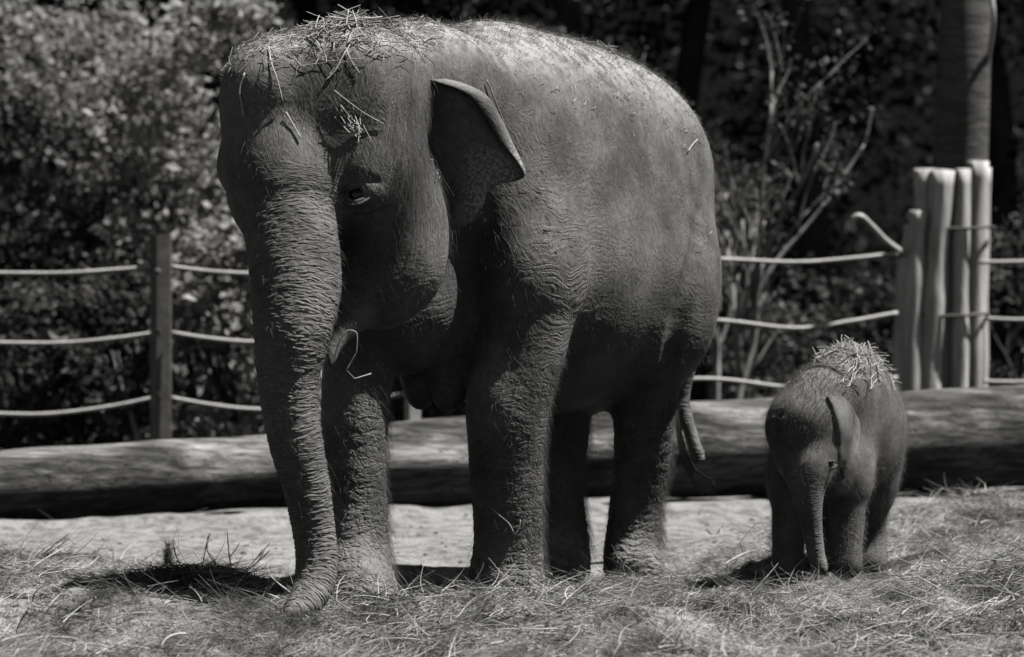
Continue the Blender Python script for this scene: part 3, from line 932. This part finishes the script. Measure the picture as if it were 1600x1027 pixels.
# ears: leathery sheets with a rolled rim
def ear_sheet(att, out, d_att, d_out, curl, nv=40, nu=26, wave=.012, thick=.012, curl_r=.030, bulge=-.06):
    """att/out: photo outlines of the attached edge and the free edge, top to bottom"""
    A = catmull(att, 12); O = catmull(out, 12)
    A = A[np.linspace(0, len(A)-1, nv).round().astype(int)]; O = O[np.linspace(0, len(O)-1, nv).round().astype(int)]
    P = np.zeros((nu+10, nv, 3))
    for j in range(nv):
        v = j/(nv-1)
        a = W(A[j, 0], A[j, 1], d_att); o = W(O[j, 0], O[j, 1], d_out)
        L = np.linalg.norm(o-a)+1e-6; dr = (o-a)/L
        for i in range(nu):
            t = i/(nu-1)
            p = a+(o-a)*t
            p = p+np.array((0, 1, 0))*(bulge*math.sin(math.pi*t*.8)) + np.array((0, 1, .2))*wave*math.sin(v*11+t*3)*t
            P[i, j] = p
        base = P[nu-1, j].copy()
        c = curl(v)
        rr = curl_r*(.35+.65*c)
        for i in range(10):
            th = (i+1)/10*math.pi*1.05*min(1, c*1.3)
            P[nu+i, j] = base+dr*rr*math.sin(th)*.55+np.array((0, -1, 0))*rr*(1-math.cos(th))*.8 - dr*max(0, th-1.6)*rr*.55
    th = np.full((nu+10, nv), thick); th[:4] *= 1.6
    return P, th
att = [(664, 128), (658, 160), (660, 200), (666, 245), (668, 290), (670, 320), (674, 350)]
out = [(684, 126), (716, 134), (752, 152), (776, 190), (797, 232), (814, 268), (806, 282), (780, 287), (764, 300), (758, 318), (748, 336), (728, 352), (702, 362)]
P, th = ear_sheet(att, out, 13.84, 13.84, lambda v: float(np.interp(v, [0, .08, .2, .32, .44, .50, 1], [.8, 1.0, 1.0, .75, .45, .1, .05])), nv=60, curl_r=.044, wave=.012)
EV, EF = sheet(P, th)
def ear_mat():
    m = skin_material('ear_skin', .21, .8, .6)
    b = NB.__new__(NB); b.m = m; b.t = m.node_tree
    bs = next(n for n in b.t.nodes if n.type == 'BSDF_PRINCIPLED')
    P_ = b.pos()
    net = b.math('MULTIPLY', b.map(b.noise(P_, 75, 2, .6), .50, .56), b.attr('speckle'))
    lk = bs.inputs['Base Color'].links[0].from_node
    src = lk.inputs[0].links[0].from_socket
    c2 = b.mix(net, src, .55)
    b.t.links.new(b.grey(c2), bs.inputs['Base Color'])
    return m
earm = ear_mat()
me = mesh_np('ear', EV, EF); set_skin_attrs(me)
epx = 800+EV[:, 0]*FPX/EV[:, 1]; epy = HOR-(EV[:, 2]-HC)*FPX/EV[:, 1]
fattr(me, 'speckle', sstep(712, 745, epx)*sstep(218, 245, epy)*.8)
eo = link('ear', me, earm, mother)
md = eo.modifiers.new('subdivision', 'SUBSURF'); md.levels = 1; md.render_levels = 1
# far ear folded back along the far side of the head
P, th = ear_sheet([(386, 118), (378, 150), (380, 190), (388, 230)], [(372, 112), (362, 135), (362, 170), (368, 205), (374, 240)], 13.75, 14.02,
                  lambda v: .4, nv=24, nu=10, curl_r=.02)
V_, F_ = sheet(P, th); me = mesh_np('ear', V_, F_); set_skin_attrs(me); fattr(me, 'speckle', np.zeros(len(V_)))
link('ear', me, earm, mother)

# tail with its brush
tp = [W(1085, 470, 15.95), W(1078, 560, 16.0), W(1067, 620, 16.0), W(1074, 660, 15.98), W(1087, 700, 15.96), W(1095, 722, 15.95)]
C = catmull(tp, 6); V_, F_ = tube(C, np.interp(np.arange(len(C)), [0, 12, 20, 26, 30], [.05, .036, .034, .036, .022]), 12, .1)
me = mesh_np('tail', V_, F_); set_skin_attrs(me, .25, .5)
tail = link('tail', me, skin, mother)
n = 760; r_ = np.random.default_rng(5); P = np.zeros((n, 8, 3))
st = catmull([(1058, 615), (1062, 690), (1078, 738), (1112, 768)], 10)
for i in range(8):
    t = i/7
    q = st[np.clip((r_.random(n)*8+t*22).astype(int), 0, 30)]
    sp = (r_.random((n, 2))-.5)*(10+16*t)
    P[:, i] = np.stack([W(q[j, 0]+sp[j, 0]*.8, q[j, 1]+sp[j, 1], 16.0) for j in range(n)])
P = (P+np.roll(P, 1, 1)*0)
for _ in range(2): P[:, 1:-1] = (P[:, :-2]+2*P[:, 1:-1]+P[:, 2:])/4
tag(curves_obj('tail_brush', P, .0012, hair_dark, tail), kind='stuff')

# hair coat of the mother
px = 800+mV[:, 0]*FPX/mV[:, 1]; py = HOR-(mV[:, 2]-HC)*FPX/mV[:, 1]
headw = np.exp(-((px-560)/150)**2-((py-130)/120)**2)*(mV[:, 1] < 14.1)
tail_side = np.clip(mwl, 0, 1)*sstep(0, .7, mN[:, 0])*(mV[:, 2] > .12)
grow_hair('body_hair', mV, mQ, mN, .06+.2*mwl*(1-mwt)+.5*headw+.0*px, 16000, .012, .05, .0004, hair_dark, mother, seed=2)['kind'] = 'stuff'
grow_hair('leg_hair', mV, mQ, mN, tail_side+.03, 9000, .03, .10, .00045, hair_dark, mother, comb=(.5, .1, -.9), lift=.45, seed=3)['kind'] = 'stuff'
chk = np.exp(-((px-650)/28)**2-((py-265)/90)**2)*(mV[:, 1] < 14.1)+1e-5
grow_hair('cheek_hair', mV, mQ, mN, chk, 2500, .04, .12, .0005, hair_calf, mother, comb=(.2, -.1, -1), lift=.3, seed=4)['kind'] = 'stuff'
crest = sstep(.5, .9, mN[:, 2])*(mV[:, 2] > 2.1)+1e-6
grow_hair('crest_hair', mV, mQ, mN, crest, 9000, .015, .06, .0004, hair_calf, mother, comb=(.1, .1, .1), lift=.9, seed=6)['kind'] = 'stuff'

# ------------------------------------------------------------------ the calf
def build_calf():
    f = Field((1.05, 14.3, -.08), (2.0, 16.1, 1.12), .0085)
    A = 24
    f.ell(W(1325, 672, 15.42), (.42, .235, .31), A, .06, pitch=-6)
    f.ell(W(1322, 640, 15.35), (.34, .18, .27), A, .12)
    f.ell(W(1322, 612, 15.25), (.20, .15, .17), A, .08)
    f.ell(W(1350, 682, 15.66), (.20, .175, .26), A, .10)
    # head
    H = 22
    f.ell(W(1266, 666, 14.90), (.22, .182, .215), H, .025, pitch=-10)
    f.ell(W(1280, 630, 14.98), (.19, .145, .16), H, .035)
    f.ell(W(1238, 668, 14.85), (.12, .105, .12), H, .07)
    f.ell(W(1262, 720, 14.83), (.12, .135, .12), H, .07)
    f.ell(W(1292, 708, 14.80), (.07, .055, .036), H, .03)
    f.ell(W(1297, 727, 14.80), (.035, .022, .022), H, .02)
    f.ell(W(1316, 722, 14.97), (.11, .085, .13), H, .06)
    f.ell(W(1306, 756, 14.93), (.07, .05, .055), H, .05)
    f.ell(W(1232, 712, 14.86), (.06, .045, .045), H, .04)
    f.ell(W(1250, 655, 14.76), (.09, .09, .09), H, .06)
    f.ell(W(1305, 742, 14.70), (.05, .03, .03), H, .04, sub=True)
    T = f.chain([R4(1262, 715, 14.78, .100), R4(1262, 745, 14.74, .082), R4(1262, 775, 14.72, .064), R4(1266, 805, 14.71, .047), R4(1271, 840, 14.71, .038),
                 R4(1276, 870, 14.71, .033), R4(1283, 890, 14.70, .029)], .02, .05)
    LF = f.chain([R4(1322, 720, 15.12, .11), R4(1325, 770, 15.08, .082), R4(1323, 820, 15.06, .073), R4(1321, 860, 15.05, .068), R4(1321, 882, 15.04, .071)], .03, .08)
    RF = f.chain([R4(1240, 720, 15.2, .11), R4(1234, 780, 15.16, .078), R4(1232, 830, 15.12, .070), R4(1231, 870, 15.1, .066), R4(1231, 890, 15.08, .070)], .03, .08)
    LH = f.chain([R4(1358, 730, 15.70, .135), R4(1361, 785, 15.66, .078), R4(1362, 830, 15.68, .062), R4(1361, 866, 15.66, .068), R4(1360, 880, 15.64, .07)], .03, .08)
    RH = f.chain([R4(1300, 750, 15.78, .13), R4(1296, 800, 15.72, .07), R4(1294, 860, 15.7, .064), R4(1294, 878, 15.7, .068)], .03, .08)
    V, Q = f.mesh()
    return V, Q, T, (LF, RF, LH, RH)
cV, cQ, cT, cLegs = build_calf()
calf = empty('elephant', (1.45, 15.2, 0))
tag(calf, 'small fuzzy elephant calf beside the low log, hay heaped on its back', 'elephant')
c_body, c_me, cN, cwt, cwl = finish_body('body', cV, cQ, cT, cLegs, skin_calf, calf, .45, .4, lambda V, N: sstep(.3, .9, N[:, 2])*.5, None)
c_bvh = BVHTree.FromPolygons([Vector(v) for v in cV], cQ.tolist())
make_eye(calf, c_bvh, 1298, 727, .014, skin_calf, tilt=20)
A_ = catmull([(1290, 622), (1294, 650), (1302, 690), (1312, 738)], 10); O_ = catmull([(1299, 614), (1318, 620), (1336, 644), (1345, 668), (1341, 700), (1331, 730), (1319, 750)], 6)
P = np.zeros((18, 34, 3)); last = None
for j in range(34):
    a_ = A_[int(round(j/33*(len(A_)-1)))]; o_ = O_[int(round(j/33*(len(O_)-1)))]
    for i in range(18):
        t = i/17
        q = a_+(o_-a_)*t
        p, nn = ray_px(c_bvh, q[0], q[1])
        dep = (p[1] if p is not None else last)
        last = dep
        P[i, j] = (q[0], q[1], dep)
from_d = P[..., 2].copy()
for _ in range(12): from_d[:, 1:-1] = (from_d[:, :-2]+2*from_d[:, 1:-1]+from_d[:, 2:])/4; from_d[1:-1] = (from_d[:-2]+2*from_d[1:-1]+from_d[2:])/4
from_d = np.minimum(from_d, P[..., 2])
for j in range(34):
    for i in range(18):
        t = i/17
        P[i, j] = W(P[i, j, 0], P[i, j, 1], from_d[i, j]+.020-.11*min(t, .3)-.030*t-.004*math.sin(t*6+j*.3)*t)
th = .006
V_, F_ = sheet(P, th); me = mesh_np('ear', V_, F_); set_skin_attrs(me)
eo = link('ear', me, skin_calf, calf)
md = eo.modifiers.new('subdivision', 'SUBSURF'); md.levels = 1; md.render_levels = 1
P, th = ear_sheet([(1222, 640), (1218, 665), (1218, 690)], [(1214, 636), (1208, 660), (1206, 690), (1212, 705)], 14.95, 15.06, lambda v: .3, nv=14, nu=8, thick=.007, curl_r=.008)
V_, F_ = sheet(P, th); me = mesh_np('ear', V_, F_); set_skin_attrs(me)
link('ear', me, skin_calf, calf)
C = catmull([W(1372, 620, 15.98), W(1385, 680, 16.02), W(1385, 740, 16.02), W(1380, 775, 16.0)], 6)
V_, F_ = tube(C, np.linspace(.022, .009, len(C)), 8); me = mesh_np('tail', V_, F_); set_skin_attrs(me); link('tail', me, skin_calf, calf)
cpx = 800+cV[:, 0]*FPX/cV[:, 1]; cpy = HOR-(cV[:, 2]-HC)*FPX/cV[:, 1]
grow_hair('fuzz', cV, cQ, cN, (.35+cwl*.5)*(1-.85*cwt)*(cV[:, 2] > .04)+1e-6, 26000, .012, .055, .00032, hair_calf, calf, comb=(.1, 0, -.5), lift=.6, seed=8)['kind'] = 'stuff'
hd = np.exp(-((cpx-1275)/50)**2-((cpy-610)/45)**2)*(cV[:, 1] < 15.3)+1e-6
grow_hair('head_hair', cV, cQ, cN, hd, 6000, .02, .075, .00035, hair_calf, calf, comb=(-.1, -.2, .3), lift=.7, seed=9)['kind'] = 'stuff'
# ------------------------------------------------------------------ hay
def strands(x, y, z, L, r, k=6, bend=.6, rise=.15, az=None):
    """bent straws starting on the ground; returns (n,k,3)"""
    n = len(x)
    a = r.random(n)*2*np.pi if az is None else az
    P = np.zeros((n, k, 3)); P[:, 0] = np.stack((x, y, z), -1)
    e0 = r.normal(rise, .28, n); de = r.normal(-.25, .35, n)/k
    da = r.normal(0, bend, n)/k
    kink = r.integers(1, k, n); ka = r.normal(0, .7, n)*(r.random(n) < .45)
    for i in range(1, k):
        a = a+da+ka*(kink == i); e0 = e0+de
        P[:, i] = P[:, i-1]+np.stack((np.cos(a)*np.cos(e0), np.sin(a)*np.cos(e0), np.sin(e0)), -1)*(L/(k-1))[:, None]
    return P

def scatter(n, r, y0=11.4, y1=19.0, mask=None):
    """ground positions, denser towards the camera as seen in the view"""
    m = n*3
    v = r.random(m); y = 1/(1/y0+(1/y1-1/y0)*v)
    x = (r.random(m)*1.16-.58)*1600*y/FPX
    keep = r.random(m) < (hay_mask(x, y) if mask is None else mask(x, y))
    x, y = x[keep][:n], y[keep][:n]
    return x, y

r = np.random.default_rng(21)
# short matted chaff
x, y = scatter(120000, r)
tuft = vnoise(x*3.2+11, y*3.2+4)
keep = r.random(len(x)) < .25+1.1*tuft; x, y = x[keep], y[keep]
L = .025+.07*r.random(len(x)); z = ground_z(x, y)-.006+r.random(len(x))*.022
P = strands(x, y, z, L, r, 4, .8, .15)
tag(curves_obj('hay_bed', P, .0007+.0006*r.random(len(x)), straw_fine, None, True), 'matted fine hay covering the near ground', 'hay', None, 'stuff')
# longer hay lying in swathes
x, y = scatter(60000, r)
tuft = vnoise(x*2.1+31, y*2.1+14)
keep = r.random(len(x)) < np.clip((tuft-.28)*2.2, .03, 1); x, y = x[keep], y[keep]
L = .08+.2*r.random(len(x))**1.5; z = ground_z(x, y)+r.random(len(x))*.03
az = vnoise(x*1.1+2, y*1.1+40)*9+r.normal(0, .7, len(x))
P = strands(x, y, z, L, r, 6, 1.0, .06, az)
tag(curves_obj('loose_hay', P, .0008+.0008*r.random(len(x)), straw_fine, None, True), 'loose long hay strewn in swathes over the ground', 'hay', None, 'stuff')
# bright coarse straws on top
x, y = scatter(9000, r)
keep = r.random(len(x)) < np.clip((vnoise(x*2.6+3, y*2.6+8)-.42)*3, .06, 1); x, y = x[keep], y[keep]
L = .06+.20*r.random(len(x)); z = ground_z(x, y)+.015+r.random(len(x))*.035
P = strands(x, y, z, L, r, 7, 1.1, .12)
straw_bright = strand_material('bright_straw', .4, .9, .45)
tag(curves_obj('coarse_straw', P, .0015+.002*r.random(len(x))**2, straw_bright, None, True), 'bright coarse straws lying on the hay', 'straw', None, 'stuff')

x, y = scatter(420, r, 15.0, 18.6, lambda x, y: 1-hay_mask(x, y)*.8)
P = strands(x, y, ground_z(x, y)+.004, .03+.12*r.random(len(x)), r, 5, 1.1, .03)
tag(curves_obj('stray_straw', P, .0014, straw_fine, None, True), 'stray stalks scattered over the bare sand', 'straw', None, 'stuff')
# dark brushy heaps; dark strands partly stand in for head and leg shadow
heap_dark = strand_material('dark_brush_and_shadow', .04, .22, .7)
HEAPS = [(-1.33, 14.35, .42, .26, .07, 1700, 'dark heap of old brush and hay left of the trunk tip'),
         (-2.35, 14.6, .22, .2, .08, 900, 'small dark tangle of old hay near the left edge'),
         (-.35, 14.6, .28, .25, .08, 1700, 'tangle of hay between the front legs of the large elephant, dark for leg shadow')]
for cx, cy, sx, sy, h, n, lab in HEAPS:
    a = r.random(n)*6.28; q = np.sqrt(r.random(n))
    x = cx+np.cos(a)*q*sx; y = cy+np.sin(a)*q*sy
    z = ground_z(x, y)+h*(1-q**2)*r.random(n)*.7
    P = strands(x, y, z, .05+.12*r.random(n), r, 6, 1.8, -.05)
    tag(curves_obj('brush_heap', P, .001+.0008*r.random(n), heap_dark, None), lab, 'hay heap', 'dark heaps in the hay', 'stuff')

def twig_plant(px, py, d, h, lab, seed, n=3, up=.9, lean=0.0):
    base = W(px, py, d); base[2] = gz(base[0], base[1])-.01
    rr = random.Random(seed); parts = []
    for i in range(n):
        pts = [base.copy()]; dr = np.array((lean+rr.gauss(0, .35), rr.gauss(0, .2), up)); dr /= np.linalg.norm(dr)
        for k in range(5):
            dr = dr+np.array((rr.gauss(0, .2), rr.gauss(0, .15), rr.gauss(-.02, .1))); dr /= np.linalg.norm(dr)
            pts.append(pts[-1]+dr*h/5*(.7+.5*rr.random()))
        parts.append(tube(catmull(pts, 2), np.linspace(.0035, .0012, 11), 5))
        q = pts[3]; dr2 = dr+np.array((rr.gauss(0, .7), 0, .1)); dr2 /= np.linalg.norm(dr2)
        parts.append(tube(catmull([q, q+dr2*h*.15, q+dr2*h*.28+np.array((0, 0, .01))], 3), np.linspace(.0022, .001, 7), 5))
    V, F = merge(parts)
    return tag(link('twig', mesh_np('twig', V, F), heap_twig), lab, 'twig')
heap_twig = simple('dark_twig', .03, .3, 20, .8, .2)
twig_plant(365, 872, 14.7, .26, 'forked dark twig standing up from the dark hay heap', 1, 3)
twig_plant(305, 880, 14.6, .22, 'arched dark twig on the left part of the dark heap', 2, 3, .5, -.5)
twig_plant(652, 890, 15.0, .14, 'short dark stalk standing between the front legs', 3, 2)
twig_plant(60, 860, 15.6, .20, 'curved dark twig lying near the left edge', 4, 3, .4, .4)
twig_plant(1118, 825, 17.0, .12, 'tiny dry stalk on bare sand left of the calf', 5, 2)
twig_plant(240, 862, 15.4, .12, 'short dry stalk at the sand edge left of the dark heap', 6, 2)
# small feathery weed
base = W(262, 880, 15.3); base[2] = gz(base[0], base[1])
n = 500; a = r.random(n)*6.28; zz = r.random(n)
P = strands(base[0]+np.cos(a)*.03*(1-zz), base[1]+np.sin(a)*.03, base[2]+zz*.17, .03+.03*r.random(n), r, 4, .6, 1.0)
tag(curves_obj('weed', P, .001, strand_material('weed', .06, .2), None), 'small dark feathery weed at the sand edge', 'weed', None, 'stuff')

# stones and clods on the sand
clod_m = simple('clod', .16, .3, 30, .9, .1)
n = 420
x = r.uniform(-3.3, 3.6, n); y = r.uniform(15.4, 18.7, n); keep = hay_mask(x, y) < .5; x, y = x[keep], y[keep]
parts = []
for i in range(len(x)):
    s_ = .004+.014*r.random()**3
    a = np.linspace(0, 2*np.pi, 7)[:-1]
    ring = np.stack((np.cos(a)*s_*(1+.3*r.random(6)), np.sin(a)*s_, np.zeros(6)), -1)
    V = np.vstack((ring, ring*.6+(0, 0, s_*.7), ring*.6+(0, 0, s_*.7)*1))+(x[i], y[i], float(gz(x[i], y[i])))
    F = [(j, (j+1) % 6, 6+(j+1) % 6, 6+j) for j in range(6)]+[(6, 7, 8, 9), (6, 9, 10, 11)]
    parts.append((V[:12], np.array(F)))
V, F = merge(parts)
tag(link('clods', mesh_np('clods', V, F), clod_m), 'crumbs of earth scattered on the bare sand', 'clods', None, 'stuff')

# ------------------------------------------------------------------ straw on the animals
def on_body(bvh, pts, lift=.004):
    out = []
    for px_, py_ in pts:
        p, nn = ray_px(bvh, px_, py_)
        if p is None: out.append(None)
        else: out.append(np.array(p)+np.array(nn)*lift)
    return out
def straw(bvh, pts, rad, lab, lift=.008, free_d=None):
    P = on_body(bvh, pts, lift)
    good = [p for p in P if p is not None]
    d0 = good[0][1] if good else free_d
    Q = []
    for i, p in enumerate(P):
        if p is None: p = W(pts[i][0], pts[i][1], d0)
        d0 = p[1]; Q.append(p)
    C = catmull(Q, 4)
    V, F = tube(C, rad, 6)
    return tag(link('straw', mesh_np('straw', V, F), straw_tube), lab, 'straw', 'single straws on the elephants')
straw_tube = simple('pale_straw', .6, .2, 30, .5, .3)
STR = [([(548, 55), (540, 80), (525, 110), (508, 128)], .0035, 'long straight straw slanting down the top of the head, left of its highest point'),
       ([(556, 48), (545, 75), (528, 100), (512, 122)], .003, 'straw lying parallel close beside the long slanting one on the head'),
       ([(540, 75), (548, 95), (562, 116)], .0028, 'short straw hooked across the long slanting one on the head'),
       ([(522, 142), (545, 160), (570, 178), (598, 194)], .0025, 'thin straw running from the forehead furrow towards the ear'),
       ([(532, 165), (548, 185), (568, 208)], .0035, 'thick straw in the pale tuft above the eye'),
       ([(420, 75), (424, 100), (434, 128), (442, 160)], .0028, 'long thin straw hanging down the middle of the forehead'),
       ([(447, 176), (458, 196), (470, 218)], .0028, 'short straw above the pale patch at the root of the trunk'),
       ([(384, 115), (376, 140), (380, 165), (382, 182)], .0035, 'crooked straw at the far left side of the forehead'),
       ([(475, 58), (492, 64), (501, 76)], .003, 'short curled straw on top of the far dome of the head'),
       ([(400, 85), (430, 65), (462, 57)], .0025, 'straw lying along the crown at the far side of the head'),
       ([(758, 126), (768, 150), (779, 176), (788, 202)], .0032, 'straight straw on the shoulder just behind the ear'),
       ([(720, 40), (730, 43), (741, 47)], .0032, 'short straw lying on the back behind the head'),
       ([(660, 68), (672, 60), (690, 58)], .0028, 'curved straw on the neck above the ear'),
       ([(1073, 237), (1079, 228), (1087, 219)], .003, 'short straw stuck to the rump'),
       ([(770, 795), (782, 806), (795, 818), (802, 832)], .0028, 'bent straw on the lower near front leg'),
       ([(812, 812), (810, 825), (804, 835)], .0028, 'short upright straw next to the bent one on the front leg'),
       ([(838, 820), (845, 832)], .003, 'tiny straw on the edge of the near front leg')]
for pts, rad, lab in STR: straw(m_bvh, pts, rad, lab)
# straw hanging from the mouth
C = [W(*q, 13.22) for q in ((522, 560), (530, 535), (541, 518), (552, 517), (558, 524), (557, 550), (541, 578), (554, 592), (580, 584))]
V, F = tube(np.vstack((catmull(C[:6], 4), C[6:])), .0024, 6)
tag(link('straw', mesh_np('straw', V, F), straw_tube), 'long kinked straw dangling from the mouth of the large elephant', 'straw')

def pile(name, bvh, box, n, lab, cat, seed, Lr=(.05, .13), rad=.0016, spread=1.0, mat=None, wfun=None, zmin=.8):
    rr = np.random.default_rng(seed); P = []
    tries = 0
    while len(P) < n and tries < n*8:
        tries += 1
        x = rr.uniform(box[0], box[1]); y = rr.uniform(box[2], box[3])
        if wfun and rr.random() > wfun(x, y): continue
        h = bvh.ray_cast(Vector((x, y, 3.2)), Vector((0, 0, -1)))
        if h[0] is None or h[1].z < .25 or h[0].z < zmin: continue
        p = np.array(h[0]); nn = np.array(h[1])
        a = rr.random()*6.28; t1 = np.array((math.cos(a), math.sin(a), 0)); t1 -= nn*t1.dot(nn); t1 /= np.linalg.norm(t1)
        t2 = np.cross(nn, t1); L = rr.uniform(*Lr); b_ = rr.normal(0, .5); lift = rr.random()*.5*spread
        k = 7; Q = []
        kk = rr.normal(0, .8)
        for i in range(k):
            t = i/(k-1)-.5
            Q.append(p+t1*t*L+t2*(b_*t*t+kk*max(0, t)*.5)*L+nn*(.004+lift*L*(.25+abs(t)*.5+.4*t)))
        P.append(Q)
    P = np.array(P)
    return tag(curves_obj(name, P, rad*(.6+.8*rr.random(len(P))), mat or straw_mat, None, False), lab, cat, None, 'stuff')
def hump(cx, cy, sx, sy): return lambda x, y: math.exp(-((x-cx)/sx)**2-((y-cy)/sy)**2)
pile('hay_tuft', m_bvh, (-1.25, -.3, 13.35, 14.1), 900, 'thin hay scattered over the crown of the large elephant head', 'hay', 31, (.03, .10), .0012, .8)
pile('hay_tuft', m_bvh, (-.85, -.45, 13.4, 13.9), 260, 'coarser hay heaped on the peak of the large elephant head', 'hay', 32, (.06, .2), .0018, 1.0, None, hump(-.66, 13.65, .12, .2))
pile('hay_dust', m_bvh, (-.7, .9, 14.1, 16.1), 1800, 'chaff and fine hay sticking along the back of the large elephant', 'hay', 33, (.01, .04), .0010, .6)
pile('hay_tuft', m_bvh, (.15, .6, 15.0, 15.9), 40, 'little tuft of hay on the back of the large elephant above the flank', 'hay', 34, (.04, .10), .0014, 1.3, None, hump(.42, 15.3, .08, .25))
pile('hay_tuft', c_bvh, (1.2, 1.8, 14.9, 15.8), 330, 'heap of curly hay lying on the back of the calf', 'hay', 35, (.04, .13), .0018, 1.3, straw_bright, hump(1.55, 15.32, .14, .30))
pile('hay_wisps', c_bvh, (1.2, 1.6, 14.75, 15.2), 45, 'few loose straws scattered over the head of the calf', 'hay', 37, (.02, .08), .0011, .5, None, None, .88)
# tuft above the mother's eye
P = []
for i in range(26):
    p, nn = ray_px(m_bvh, random.gauss(548, 9), random.gauss(186, 12))
    if p is None: continue
    p = np.array(p)+np.array(nn)*.006; d_ = np.array((random.gauss(.5, .35), -.05, random.gauss(-.8, .3))); L = random.uniform(.03, .09)
    P.append([p+d_*L*(t-.4)+np.array(nn)*.03*abs(t-.4) for t in np.linspace(0, 1, 6)])
tag(curves_obj('hay_tuft', np.array(P), .0018, straw_bright, None, False), 'small pale tuft of straw caught on the brow above the eye', 'hay', None, 'stuff')
